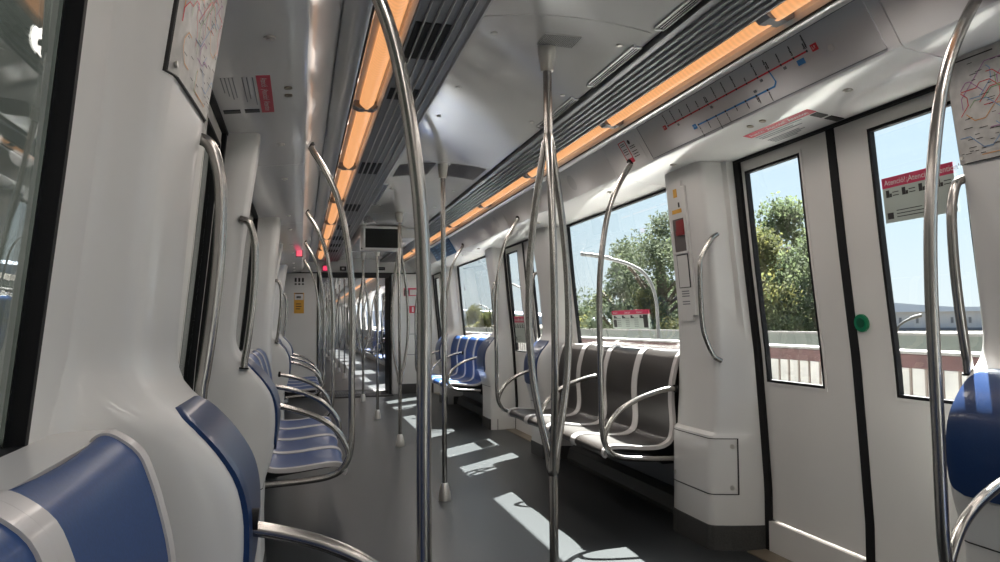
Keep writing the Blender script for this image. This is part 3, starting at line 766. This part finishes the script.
# ------------------------------------------------------------------ route diagram on the right fascia
fv = Vector((-.06, 0, .10)).normalized(); fn = Vector((-.10, 0, -.06)).normalized()
FSs = Surf((.871, 3.34, 1.957), (0, -1, 0), fv, fn)    # u: towards the camera, v: up the fascia
r = root('route_diagram', 'grey route diagram panel with red and blue lines above the right door', 'sign', (.83, 2.6, 1.96))
bm = BM(); srect(bm, FSs, 0, 1.54, .008, .186, .004); obj('panel', bm, FASCIAD, r)
bm = BM(); srect(bm, FSs, -.004, 0, .004, .188, .005); srect(bm, FSs, 0, 1.54, .004, .008, .005); srect(bm, FSs, 0, 1.54, .186, .189, .005); obj('panel_edge', bm, UNDER, r)
red_names = ['Aeroport T1', 'Aeroport T2', 'Mas Blau', 'Parc Nou', 'Cèntric', 'El Prat\nEstació', 'Les Moreres', 'Mercabarna', 'Parc Logístic', 'Fira', 'Europa | Fira', 'Can Tries\nGornal', 'Torrassa', 'Collblanc', 'Zona\nUniversitària']
blu_names = ['ZAL | Riu Vell', 'Ecoparc', 'Port Comercial', 'Zona Franca', 'Foc', 'Foneria', 'Ildefons\nCerdà', 'Provençana']
u0, du, vr, vb = .265, .0704, .118, .058
ru = [u0 + du*i for i in range(15)]
bu = [u0+.22 + .0715*i for i in range(8)]
printed('red_line', lambda b: sline(b, FSs, [(ru[0], vr), (ru[-1], vr)], .0065, .006), REDLINE, r)
printed('blue_line', lambda b: sline(b, FSs, [(bu[0], vb), (ru[11]-.012, vb), (ru[11]+.006, vb+.014), (ru[11], vr-.003)], .0065, .0058), BLUELINE, r)
def stations(b):
    for u in ru: sdisc(b, FSs, u, vr, .0048, .007)
    for u in bu: sdisc(b, FSs, u, vb, .0048, .007)
    for u, t in zip(ru, red_names): stext(b, FSs, t, .0098, u, vr+.010, PI/2, 'LEFT', .006, .001)
    for u, t in zip(bu, blu_names): stext(b, FSs, t, .0085, u, vb-.009, -PI/2, 'LEFT', .006, .0006)
printed('station_names', stations, INK, r)
def badge(b): srect(b, FSs, ru[-1]+.022, ru[-1]+.05, vr-.013, vr+.013, .007); srect(b, FSs, ru[0]-.046, ru[0]-.022, vr-.011, vr+.011, .007)
printed('red_badge', badge, REDLINE, r)
def badgeb(b): srect(b, FSs, bu[0]-.046, bu[0]-.02, vb-.011, vb+.011, .007); srect(b, FSs, ru[-2]+.005, ru[-2]+.04, vr-.034, vr-.014, .007)
printed('blue_badge', badgeb, BLUELINE, r)
def badget(b): stext(b, FSs, 'L9', .017, ru[-1]+.036, vr, 0, 'CENTER', .008); stext(b, FSs, 'L9', .015, ru[0]-.034, vr, 0, 'CENTER', .008); stext(b, FSs, 'L10', .013, bu[0]-.033, vb, 0, 'CENTER', .008)
printed('badge_lettering', badget, SIGNW, r)
def links(b):
    for i in (1, 5, 10, 12): srect(b, FSs, ru[i]+.002, ru[i]+.016, vr-.022, vr-.011, .006)
    srect(b, FSs, bu[6]-.004, bu[6]+.012, vb+.012, vb+.022, .006)
printed('interchange_marks', links, UNDER, r)
bm = BM(); disc(bm, FSs.p(1.35, .09, .004), fn, .011, .004); obj('lock', bm, CAST, r)

# safety notice behind the curved pole
r = root('safety_notice', 'white notice with red outlined box behind the pole on the right fascia', 'sign', (.84, 3.5, 1.97))
N2 = Surf((.871, 3.71, 1.957), (0, -1, 0), fv, fn)
bm = BM(); srect(bm, N2, .03, .31, .02, .17, .0015); obj('sheet', bm, FASCIA, r)
def nbox(b):
    for a in ((.105, .185, .158, .163), (.105, .185, .035, .040), (.105, .110, .035, .163), (.180, .185, .035, .163), (.110, .180, .04, .062)): srect(b, N2, *a, .003)
printed('red_outline', nbox, RED, r)
def nt2(b):
    for v in (.145, .135, .112, .10, .085): srect(b, N2, .12, .165, v, v+.004, .003)
    for v in (.115, .105, .085, .07, .055): srect(b, N2, .205, .26, v, v+.004, .003)
    sdisc(b, N2, .22, .143, .013, .003)
printed('small_print', nt2, INK, r)
bm = BM(); sdisc(bm, Surf((.871, 4.4, 1.957), (0, -1, 0), fv, fn), .0, .09, .055, .0015, 20); tag(obj('speaker_cover', bm, FASCIAD, recalc=False), 'faint grey oval speaker cover on the right fascia left of the notice', 'speaker')
bm = BM(); sdisc(bm, Surf((.871, 6.3, 1.957), (0, -1, 0), fv, fn), .0, .09, .055, .0015, 20); tag(obj('speaker_cover', bm, FASCIAD, recalc=False), 'faint oval speaker cover further along the right fascia', 'speaker')

# red banner stickers on the soffits
def soffit_sticker(s, y0, y1, label, mirror):
    sv = Vector((s*(.9-1.17), 0, 1.945-1.911)).normalized()
    sn = Vector((s*-.12, 0, -1)).normalized()
    S = Surf((s*1.17, y0 if s < 0 else y1, 1.9115), (0, 1 if s < 0 else -1, 0), sv, sn)   # u along the car, v towards the aisle
    L = y1-y0
    r = root('door_notice', label, 'sign', (s*1.08, (y0+y1)/2, 1.92))
    bm = BM(); srect(bm, S, 0, L, .135, .18, .002); obj('red_banner', bm, RED, r)
    def txt(b): stext(b, S, 'Atenció  ¡Atención!  Attention', .03, .02, .157, 0, 'LEFT', .003)
    printed('banner_lettering', txt, SIGNW, r)
    def tx2(b):
        for v, f in ((.122, .8), (.104, .6), (.09, .7), (.06, .55), (.048, .6), (.036, .5), (.024, .4)): srect(b, S, .015, .015+L*f*.9, v, v+.0035, .002)
    printed('small_print', tx2, UNDER, r)
    def lab(b): srect(b, S, L*.98-.04, L*.98, .075, .128, .003); srect(b, S, L*.98-.04, L*.98, .0, .06, .003)
    printed('black_label', lab, INK, r)
    bm = BM(); c = S.p(L*.32, .235, 0); disc(bm, c, sn, .014, .006); obj('lock', bm, TAN, r); bm = BM(); disc(bm, S.p(L*.52, .235, 0), sn, .014, .006); obj('lock', bm, TAN, r)
soffit_sticker(1, 2.33, 2.75, 'white soffit notice with red banner over the right door', False)
soffit_sticker(-1, 2.42, 2.84, 'soffit notice with red banner above the left door', True)

# stickers on the glass
def glass_sticker(s, yc, zc, w, h, prof, d, label, slabs):
    r = root('window_sticker', label, 'sticker', (s*(prof(zc)+d), yc, zc-h/2))
    up = Vector((s*(prof(zc+h/2)-prof(zc-h/2)), 0, h)).normalized(); n = Vector((-s*up.z, 0, s*up.x)) if s > 0 else Vector((up.z, 0, -up.x*-1))
    n = Vector((-s, 0, -.1)).normalized()
    S = Surf((s*(prof(zc-h/2)+d-.003), yc + (w/2 if s > 0 else -w/2), zc-h/2), (0, -s, 0), up, n)
    bm = BM(); srect(bm, S, 0, w, 0, h*.77, .0012); obj('sheet', bm, SIGNG, r)
    bm = BM(); srect(bm, S, 0, w, h*.77, h, .0012); obj('red_header', bm, REDP, r)
    def t(b):
        q = h*.17
        for i, x in enumerate(('Atenció!', '¡Atención!', 'Attention!')): stext(b, S, x, q, w*(.04+.33*i), h*.88, 0, 'LEFT', .0022)
    printed('header_lettering', t, SIGNW, r)
    def t2(b):
        for i in range(4):
            u = w*(.05+.24*i)
            srect(b, S, u, u+w*.05, h*.56, h*.72, .002); srect(b, S, u+w*.055, u+w*.085, h*.56, h*.64, .002)
            if slabs:
                for q in range(5): srect(b, S, u+w*.09, u+w*.2, h*(.12+.11*q), h*(.12+.11*q)+.003, .002)
            else:
                for q in range(2): srect(b, S, u+w*.1, u+w*.19, h*(.58+.07*q), h*(.58+.07*q)+.003, .002)
        if slabs:
            srect(b, S, w*.03, w*.12, h*.06, h*.5, .002); srect(b, S, w*.86, w*.97, h*.06, h*.74, .002)
        else:
            srect(b, S, w*.04, w*.13, h*.08, h*.22, .002)
            for q in range(3): srect(b, S, w*.18, w*(.75-.1*q), h*(.1+.07*q), h*(.1+.07*q)+.003, .002)
    printed('pictograms', t2, INK, r)
DP = lambda z: Wd(z)+.016
WP = lambda z: W(z)+.022
glass_sticker(1, 2.075, 1.565, .31, .17, Wd, .011, 'red headed notice on the door glass at the right edge', False)
glass_sticker(1, YB[1]-.08, 1.135, .56, .125, W, .014, 'red headed notice on the window above the brown seats', True)
glass_sticker(1, YD[2]+.40, 1.05, .34, .27, Wd, .011, 'red headed notice on the glass of the far right door', False)

# blue information display on the far right fascia, pink indicators
S = Surf((.866, 9.45, 1.962), (0, -1, 0), fv, fn)
r = root('line_display', 'dark blue information sign on the far right fascia', 'sign', (.83, 8.85, 1.96))
bm = BM(); srect(bm, S, 0, 1.2, -.01, .18, .012); obj('panel', bm, LBLUE, r)
def dd(b):
    for i in range(4):
        for v in (.135, .10, .065, .03): srect(b, S, .06+.29*i, .06+.29*i+.15+.03*(i % 2), v, v+.012, .0135)
printed('lettering', dd, PBLUE2, r)
def pink(x, y, z, w, h, label):
    r = root('door_indicator', label, 'indicator', (x, y, z))
    bm = BM(); box(bm, x-w/2-.008, x+w/2+.008, y-.004, y+.03, z-h/2-.008, z+h/2+.008, .006); obj('case', bm, BLACK, r)
    bm = BM(); box(bm, x-w/2, x+w/2, y-.01, y, z-h/2, z+h/2, .003); obj('lit_face', bm, PINK, r)
pink(-.905, 8.3, 1.915, .06, .065, 'glowing pink indicator high on the left near the gangway')
pink(-.50, 11.635, 2.005, .10, .075, 'glowing pink indicator above the gangway opening')

# ------------------------------------------------------------------ gangway end wall
YE = Y_END
GX0, GX1, GZ = -.64, .52, 1.90
r = sroot('wall_end', (0, YE, 0), 'pale end wall around the gangway opening', 'wall')
bm = BM()
box(bm, -1.34, GX0, YE, YE+.05, 0, 1.93); box(bm, GX1+.13, 1.34, YE, YE+.05, 0, 1.93); box(bm, -1.34, 1.34, YE, YE+.05, 1.93, 2.33)
obj('panel', bm, WHITE, r)
bm = BM(); box(bm, -1.34, 1.34, YE-.012, YE, 1.925, 1.945); obj('header_joint', bm, DARK, r)
bm = BM(); box(bm, GX0+.02, GX1+.02, YE-.02, YE+.05, 1.86, 1.93); obj('header_strip', bm, DARK, r)
bm = BM(); box(bm, GX0, GX0+.035, YE-.02, YE+.6, 0, GZ, .01); box(bm, GX1-.035, GX1, YE-.03, YE+.6, 0, GZ, .01); obj('gangway_edge', bm, BLACK, r)
bm = BM(); box(bm, GX1, GX1+.135, YE-.05, YE+.05, 0, 1.93, .03); obj('gangway_column', bm, FASCIA, r, smooth=True)
for x0, x1 in ((-1.2, GX0-.01), (GX1+.14, 1.2)):
    bm = BM(); box(bm, x0, x1, YE-.012, YE, 0, .16); obj('kick_skirt', bm, SKIRT, r)
bm = BM(); box(bm, .76, 1.02, YE-.006, YE, .62, .63); box(bm, .76, 1.02, YE-.006, YE, .95, .96); box(bm, .76, .77, YE-.006, YE, .62, .96); box(bm, 1.01, 1.02, YE-.006, YE, .62, .96); obj('locker_joint', bm, UNDER, r)
# gangway sill with tread, bellows
bm = BM(); box(bm, GX0, GX1, YE-.32, YE+.9, .001, .012, .003); t = struct(obj('floor_gangway_plate', bm, RUBBERG), 'black ribbed gangway plate on the floor', 'floor')
bm = BM()
for i in range(28):
    x = GX0+.03+i*(GX1-GX0-.08)/28
    box(bm, x, x+.012, YE-.2, YE-.06, .012, .016); box(bm, x, x+.012, YE+.1, YE+.5, .012, .016)
obj('tread', bm, UNDER, t)
bm = BM()
for k in range(10):
    y = YE+.05+.055*k
    box(bm, -.82, GX0, y, y+.03, 0, 2.1, .01); box(bm, GX1, .82, y, y+.03, 0, 2.1, .01); box(bm, -.82, .82, y, y+.03, GZ, 2.2, .01)
box(bm, -1.3, -.82, YE+.05, YE+.64, 0, 2.3); box(bm, .82, 1.3, YE+.05, YE+.64, 0, 2.3)
box(bm, -1.0, 1.0, YE+.05, YE+.64, 2.2, 2.3); box(bm, -1.0, 1.0, YE+.05, YE+.64, -.06, 0)
struct(obj('wall_gangway_bellows', bm, RUBBERG), 'dark folded bellows lining the gangway', 'bellows')
# signs on the end wall
def plate(name, label, cat, x0, x1, z0, z1, mat, extra=()):
    r = root(name, label, cat, ((x0+x1)/2, YE, z0))
    bm = BM(); box(bm, x0, x1, YE-.004, YE, z0, z1); obj('plate', bm, mat, r)
    for nm, a, m in extra:
        bm = BM(); box(bm, x0+(x1-x0)*a[0], x0+(x1-x0)*a[1], YE-.006, YE-.003, z0+(z1-z0)*a[2], z0+(z1-z0)*a[3]); obj(nm, bm, m, r)
plate('camera_notice', 'amber and white camera notice on the left end wall', 'sign', -.985, -.835, 1.30, 1.62, YELL, (('white_field', (.06, .94, .66, .94), SIGNW), ('camera_symbol', (.25, .7, .74, .84), INK), ('header', (.1, .9, .95, .99), INK), ('lettering', (.2, .6, .2, .24), INK), ('lettering', (.2, .75, .32, .36), INK), ('lettering', (.2, .7, .44, .48), INK)))
plate('prohibition_notice', 'small row of black pictograms above the camera notice', 'sign', -.985, -.83, 1.73, 1.86, FASCIA, (('pictogram', (.05, .25, .45, .95), INK), ('pictogram', (.4, .6, .45, .95), INK), ('pictogram', (.75, .95, .45, .95), INK), ('lettering', (.05, .25, .1, .3), INK), ('lettering', (.4, .6, .1, .3), INK), ('lettering', (.75, .95, .1, .3), INK)))
plate('carriage_notice', 'pink and black notice above the fire sticker on the right end wall', 'sign', .72, 1.01, 1.57, 1.70, REDP, (('black_field', (.02, .3, .05, .8), INK), ('symbol', (.1, .22, .25, .6), SIGNW), ('pale_field', (.34, .96, .12, .8), STRIPE)))
plate('fire_sticker', 'small red fire extinguisher sticker on the right end wall', 'sticker', .81, .93, 1.295, 1.41, RED, (('symbol', (.35, .6, .15, .85), SIGNW),))
plate('header_sign', 'small dark sign with white symbol over the gangway', 'sign', -.29, -.19, 1.97, 2.04, INK, (('symbol', (.3, .7, .3, .7), SIGNW),))
plate('header_vent', 'small black slot over the right side of the gangway', 'vent', .28, .42, 1.985, 2.035, BLACK, (('slot', (.1, .9, .4, .6), UNDER),))

# back wall behind the camera
bm = BM(); box(bm, -1.34, 1.34, Y_BACK-.05, Y_BACK, -.06, 2.36)
struct(obj('wall_back', bm, WHITE), 'white partition behind the camera', 'wall')

# ------------------------------------------------------------------ next carriage seen through the gangway
Y2 = YE+.64; Y2E = Y2+22
bm = BM(); box(bm, -1.31, 1.31, Y2, Y2E, -.06, 0); struct(obj('floor_next_carriage', bm, FLOOR), 'dark floor of the next carriage', 'floor')
bm = BM(); box(bm, -1.3, 1.3, Y2, Y2E, 2.15, 2.3); struct(obj('ceiling_next_carriage', bm, CEILW), 'pale ceiling of the next carriage', 'ceiling')
bm = BM(); box(bm, -1.3, 1.3, Y2E, Y2E+.05, 0, 2.3); struct(obj('wall_next_carriage_end', bm, FASCIA), 'far end wall of the next carriage', 'wall')
for s in (1, -1):
    bm = BM(); slab(bm, s, Y2, Y2E, -.06, .94, 0, .06); slab(bm, s, Y2, Y2E, 1.9, 2.3, 0, .06)
    y = Y2
    while y < Y2E:
        slab(bm, s, y, y+.75, .94, 1.9, 0, .06); y += 2.13
    struct(obj('wall_next_carriage_'+SIDE[s], bm, WHITE), '%s wall of the next carriage' % SIDE[s], 'wall')
    bm = BM(); extrude(bm, FAS + [(1.215, 1.908), (1.25, 2.16), (.766, 2.16)], Y2, Y2E, s); struct(obj('trim_next_carriage_'+SIDE[s], bm, FASCIA), '%s fascia of the next carriage' % SIDE[s], 'trim')
    bm = BM(); extrude(bm, [(.33, 2.16), (.33, 2.11), (.54, 2.11), (.54, 2.16)], Y2, Y2E, s); struct(obj('trim_louvre_next_'+SIDE[s], bm, ALU), '%s louvre band of the next carriage' % SIDE[s], 'louvre')
    for k in range(8):
        t = root('ceiling_light', 'glowing orange ceiling light of the %s strip in the next carriage' % SIDE[s], 'light', (s*.61, Y2+1.3+2.5*k, 2.1), 'ceiling lights of the next carriage, %s' % SIDE[s])
        bm = BM(); pr = [(.575+.072*i/8, 2.125-.024*math.sin(PI*i/8)) for i in range(9)]
        extrude(bm, pr+[(.647, 2.15), (.575, 2.15)], Y2+.1+2.5*k, Y2+2.5+2.5*k, s); obj('lens', bm, LAMP, t, smooth=True)
G2 = 'poles of the next carriage'
for k in range(9):
    y = Y2+1.0+2.1*k
    (single if k % 2 else triple)(0, y, 'steel pole standing in the aisle of the next carriage', G2)
for s in (1, -1):
    for y in (Y2+1.9, Y2+4.1, Y2+6.2, Y2+8.4, Y2+10.5, Y2+12.6):
        pole_loop(s, y, 'curved pole on the %s side of the next carriage' % SIDE[s], 'curved poles of the next carriage, %s' % SIDE[s], 1.2)
    for b in (Y2+2.2, Y2+6.5):
        for i in range(4): seat(s, b+SW*i, BLUE, 'blue seat on the %s side of the next carriage' % SIDE[s], 'seats of the next carriage, %s' % SIDE[s])

# ------------------------------------------------------------------ outside
bm = BM(); box(bm, 9.0, 600, -200, 800, -1.2, -.5); box(bm, -400, 9.0, -200, 800, -6.2, -6); struct(obj('ground', bm, GROUND), 'dry ground outside the train', 'ground')
bm = BM(); box(bm, 1.6, 9.0, -30, 120, -1.6, -.9); struct(obj('track_bed', bm, CONC), 'concrete viaduct deck beside the train', 'track bed')
bm = BM(); box(bm, -2.6, -2.3, -30, 60, -2, 4.2); struct(obj('wall_sky_block_left', bm, CONCD), 'added dark wall keeping the sky out of the left windows', 'wall')  # added to shield the left side from the sky and keep its windows dark
# parapet with red coping, pale top edge and railings
pr_ = root('viaduct_parapet', 'concrete parapet with red coping outside the right windows', 'parapet', (4.2, 20, -.9))
bm = BM(); box(bm, 4.15, 4.35, -20, 90, -.9, .12); obj('parapet_wall', bm, FENCE, pr_)
bm = BM(); box(bm, 4.10, 4.40, -20, 90, .70, .82, .01); obj('coping', bm, COPING, pr_)
bm = BM(); box(bm, 4.09, 4.41, -20, 90, .82, .845, .005); obj('coping_edge', bm, COPW, pr_)
bm = BM()
for i in range(120):
    y = -2+i*.16; box(bm, 4.135, 4.15, y, y+.02, .1, .70)
o = obj('railing_bars', bm, RAILB, pr_)
o['kind'] = 'stuff'
br = root('noise_barrier', 'green grey translucent noise barrier beyond the parapet', 'barrier', (8.2, 20, -.9))
bm = BM(); box(bm, 8.2, 8.24, -20, 90, .35, .86); obj('glass_panel', bm, BARRIER, br)
bm = BM(); box(bm, 8.1, 8.35, -20, 90, -.9, .36); obj('base', bm, CONC, br)
bm = BM(); box(bm, 8.17, 8.27, -20, 90, .86, .90); obj('top_rail', bm, COPW, br)

# placement by direction: bearing of a picture column at horizontal distance d
cm = SC.camera.matrix_world
def bearing(px, d):
    v = cm.to_3x3() @ Vector((px-500, 281-322, -F_PX)); v.z = 0; v.normalize()
    return CX+v.x*d, v.y*d
def tree_mesh(seed, mat, n=52, per=330, R=1.7, H=4.4):
    rnd = random.Random(seed); bm = BM()
    blobs = []
    for i in range(n):
        z = rnd.random(); rad = R*math.sqrt(max(0., 1-(1.7*z-.62)**2))*rnd.uniform(.35, 1.0) if 1 > abs(1.7*z-.62) else .1
        a = rnd.uniform(0, 2*PI); blobs.append((rad*math.cos(a), rad*math.sin(a), z*H, rnd.uniform(.3, .62)*R*.55))
    for (bx, by, bz, br_) in blobs:
        for _ in range(per):
            d = Vector((rnd.gauss(0, 1), rnd.gauss(0, 1), rnd.gauss(0, .85)))
            d = d.normalized()*br_*rnd.random()**.45
            c = Vector((bx, by, bz)) + d
            u = Vector((rnd.gauss(0, 1), rnd.gauss(0, 1), rnd.gauss(0, 1))).normalized(); v = u.orthogonal().normalized()
            L = rnd.uniform(.03, .065)
            q = [c+u*L, c+v*L*.55, c-u*L, c-v*L*.55]
            bm.faces.new([bm.verts.new(p) for p in q])
    me = bpy.data.meshes.new('crown'); bm.to_mesh(me); bm.free(); me.materials.append(mat)
    bm = BM(); tube(bm, [(0, 0, -5), (.05, .02, -2.5), (0, .05, 0), (.05, 0, H*.45), (.0, .05, H*.8)], .13, 8, 3)
    for i in range(9):
        a = rnd.uniform(0, 2*PI); z = rnd.uniform(.15, .6)*H; L = R*.6
        tube(bm, [(0, 0, z), (L*.5*math.cos(a), L*.5*math.sin(a), z+.35), (L*math.cos(a), L*math.sin(a), z+.8)], .045, 6, 3)
    tm = bpy.data.meshes.new('trunk'); bm.to_mesh(tm); bm.free(); tm.materials.append(TRUNK)
    return me, tm
TM = [tree_mesh(1, LEAF1), tree_mesh(2, LEAF2), tree_mesh(3, LEAF1, 40)]
def tree(i, px, d, ytop, label, sc, group='trees beyond the barrier'):
    x, y = bearing(px, d)
    # crown top height from its picture row
    k = d/F_PX*math.cos(math.atan((px-500)/F_PX))
    zt = CZ + (322-ytop)*k/math.cos(math.atan((px-500)/F_PX))**2*1.0
    r = root('tree', label, 'tree', (x, y, zt-4.6*sc), group)
    r.scale = (sc, sc, sc); r.rotation_euler = (0, 0, px*.37)
    for nm, me in zip(('crown', 'trunk'), TM[i]):
        o = bpy.data.objects.new(nm, me); COL.objects.link(o); o.parent = r
tree(0, 662, 33, 222, 'tall green tree behind the lamp post in the wide right window', 1.8)
tree(2, 628, 36, 245, 'broad green tree left of the lamp post in the wide right window', 1.65)
tree(1, 604, 40, 294, 'low yellowish tree at the left of the wide right window', 1.3)
tree(0, 700, 40, 235, 'green tree hidden behind the intercom pillar', 1.9)
tree(1, 646, 31, 294, 'low yellow green bush in front of the tall tree', 1.15)
tree(1, 762, 25, 245, 'yellow green tree at the left of the door window', 1.45)
tree(2, 788, 29, 220, 'tall tree in the middle of the left door window', 1.6)
tree(0, 818, 24, 250, 'green tree at the right of the left door window', 1.2)
tree(1, 742, 33, 262, 'yellow green tree behind the door frame', 1.6)
tree(1, 474, 62, 306, 'distant pale tree in the far right window, left one', 1.5)
tree(1, 488, 57, 312, 'distant pale tree in the far right window, right one', 1.5)
tree(2, 585, 48, 308, 'small tree at the very left edge of the wide right window', 1.35)
tree(1, 518, 52, 318, 'tree behind the far right door glass', 1.5)
# lamp posts
def lamp(px, d, ytop, armpx, label, rad=.03):
    k = d/F_PX
    x, y = bearing(px, d)
    cosf = math.cos(math.atan((px-500)/F_PX))
    zt = CZ+(322-ytop)*d*cosf/F_PX*1.0
    dirv = Vector((bearing(px-40, d)[0]-x, bearing(px-40, d)[1]-y, 0)).normalized()
    L = armpx*k
    r = root('street_lamp', label, 'lamp post', (x, y, -.6))
    bm = BM(); pts = [(0, -.6), (0, zt-1.6), (.02*L, zt-.75), (.14*L, zt-.32), (.35*L, zt-.12), (.62*L, zt)]
    tube(bm, [(x+dirv.x*a, y+dirv.y*a, z) for a, z in pts], rad, 10, 6); obj('post', bm, LAMPP, r, smooth=True)
    bm = BM(); a0, a1 = .6*L, L
    tube(bm, [(x+dirv.x*a, y+dirv.y*a, z) for a, z in ((a0, zt), ((a0+a1)/2, zt+.06), (a1, zt+.1))], rad*1.35, 10, 4); obj('lamp_head', bm, LAMPP, r, smooth=True)
lamp(658, 13, 258, 74, 'curved grey street lamp in front of the tall tree')
lamp(893, 26, 322, -22, 'curved post standing in for a reflected arc in the door glass at the right edge', .04)  # post shape stands in for a pale arc reflected in the glass
lamp(492, 45, 305, 14, 'far street lamp in the far right window')
lamp(530, 26, 285, 22, 'street lamp behind the far right door glass')
# industrial building and hills
x, y = bearing(900, 110)
r = root('warehouse', 'long white warehouse on the horizon at the right', 'building', (x, y, -.5))
ang = math.atan2(y, x-CX) - PI/2
BMX = Matrix.Translation((x, y, 0)) @ Matrix.Rotation(ang, 4, 'Z')
def bpart(nm, boxes, mat):
    bm = BM()
    for b_ in boxes: box(bm, *b_)
    bmesh.ops.transform(bm, matrix=BMX, verts=bm.verts[:]); return obj(nm, bm, mat, r)
bpart('wall', [(-6, 60, 0, 25, -.5, 1.95)], BUILD)
bpart('roof', [(-6.3, 60.3, -.3, 25.3, 1.95, 2.02)], BUILD)
for i in range(26): bpart('window', [(-4+1.95*i, -3.7+1.95*i, -.06, .05, .5, 1.25)], BUILDG)
bpart('plinth', [(-6.1, 60.1, -.1, 0, -.5, -.1)], BUILDG)
bm = BM()
hp = [(-60, 560), (80, 560), (200, 520), (330, 440), (420, 300), (460, 100)]
for (a, b), (c, d) in zip(hp, hp[1:]):
    for k in range(8):
        f0, f1 = k/8, (k+1)/8
        h0, h1 = [6+5*math.sin((a+(c-a)*f)*.021)+3*math.sin((b+(d-b)*f)*.05) for f in (f0, f1)]
        p0, p1 = (a+(c-a)*f0, b+(d-b)*f0), (a+(c-a)*f1, b+(d-b)*f1)
        q = [(p0[0], p0[1], -7), (p1[0], p1[1], -7), (p1[0], p1[1], h1), (p0[0], p0[1], h0)]
        qb = [(X+40, Y+30, Z) for X, Y, Z in q]
        v = [bm.verts.new(t) for t in q+qb]
        for f in ((0, 1, 2, 3), (4, 5, 6, 7), (3, 2, 6, 7)): bm.faces.new([v[i] for i in f])
struct(obj('hills', bm, HILL), 'low hazy hills on the horizon', 'hills')

# ------------------------------------------------------------------ sun and sky
SUN_T = Vector((.5, .51, 1.0)).normalized()
sd = bpy.data.lights.new('sun', 'SUN'); so = bpy.data.objects.new('sun', sd); COL.objects.link(so)
sd.energy = 24.0; sd.angle = math.radians(.55); sd.color = (1.0, .97, .925)
so.rotation_euler = SUN_T.to_track_quat('Z', 'Y').to_euler()
w = bpy.data.worlds.new('sky'); SC.world = w; w.use_nodes = True
N, L = w.node_tree.nodes, w.node_tree.links
tc = N.new('ShaderNodeTexCoord'); sx = N.new('ShaderNodeSeparateXYZ'); L.new(tc.outputs['Generated'], sx.inputs[0])
rmp = N.new('ShaderNodeValToRGB'); L.new(sx.outputs['Z'], rmp.inputs[0])
cr = rmp.color_ramp; cr.elements[0].position = 0.0; cr.elements[0].color = (.29, .315, .33, 1); cr.elements[1].position = 1.0; cr.elements[1].color = (.10, .19, .36, 1)
e = cr.elements.new(.12); e.color = (.25, .302, .34, 1)
e = cr.elements.new(.35); e.color = (.205, .27, .34, 1)
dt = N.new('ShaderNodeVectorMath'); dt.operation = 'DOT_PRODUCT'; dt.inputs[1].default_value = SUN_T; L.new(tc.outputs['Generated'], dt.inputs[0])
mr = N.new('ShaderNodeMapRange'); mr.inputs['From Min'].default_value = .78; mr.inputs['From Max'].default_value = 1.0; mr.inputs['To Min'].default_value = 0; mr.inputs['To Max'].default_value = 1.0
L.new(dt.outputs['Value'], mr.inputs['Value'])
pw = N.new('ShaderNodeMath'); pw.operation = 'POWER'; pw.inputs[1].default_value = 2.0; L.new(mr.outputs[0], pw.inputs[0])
gl = N.new('ShaderNodeMath'); gl.operation = 'MULTIPLY'; gl.inputs[1].default_value = 8.0; L.new(pw.outputs[0], gl.inputs[0])  # extra glow around the sun, above the view, added to light the interior
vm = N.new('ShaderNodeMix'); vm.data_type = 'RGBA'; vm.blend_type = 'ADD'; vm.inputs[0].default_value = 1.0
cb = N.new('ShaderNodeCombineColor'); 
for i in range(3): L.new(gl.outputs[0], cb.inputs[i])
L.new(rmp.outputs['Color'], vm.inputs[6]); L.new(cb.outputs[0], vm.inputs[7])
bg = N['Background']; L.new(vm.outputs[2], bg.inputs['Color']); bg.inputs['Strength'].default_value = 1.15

# ------------------------------------------------------------------ render settings
SC.view_settings.view_transform = 'Standard'; SC.view_settings.look = 'None'
SC.view_settings.gamma = 1.0; SC.view_settings.use_curve_mapping = False; SC.view_settings.exposure = 1.6
SC.cycles.max_bounces = 14; SC.cycles.diffuse_bounces = 8; SC.cycles.glossy_bounces = 6; SC.cycles.transparent_max_bounces = 24
SC.cycles.use_denoising = True; SC.cycles.sample_clamp_indirect = 8.0
SC.cycles.caustics_reflective = False; SC.cycles.caustics_refractive = False
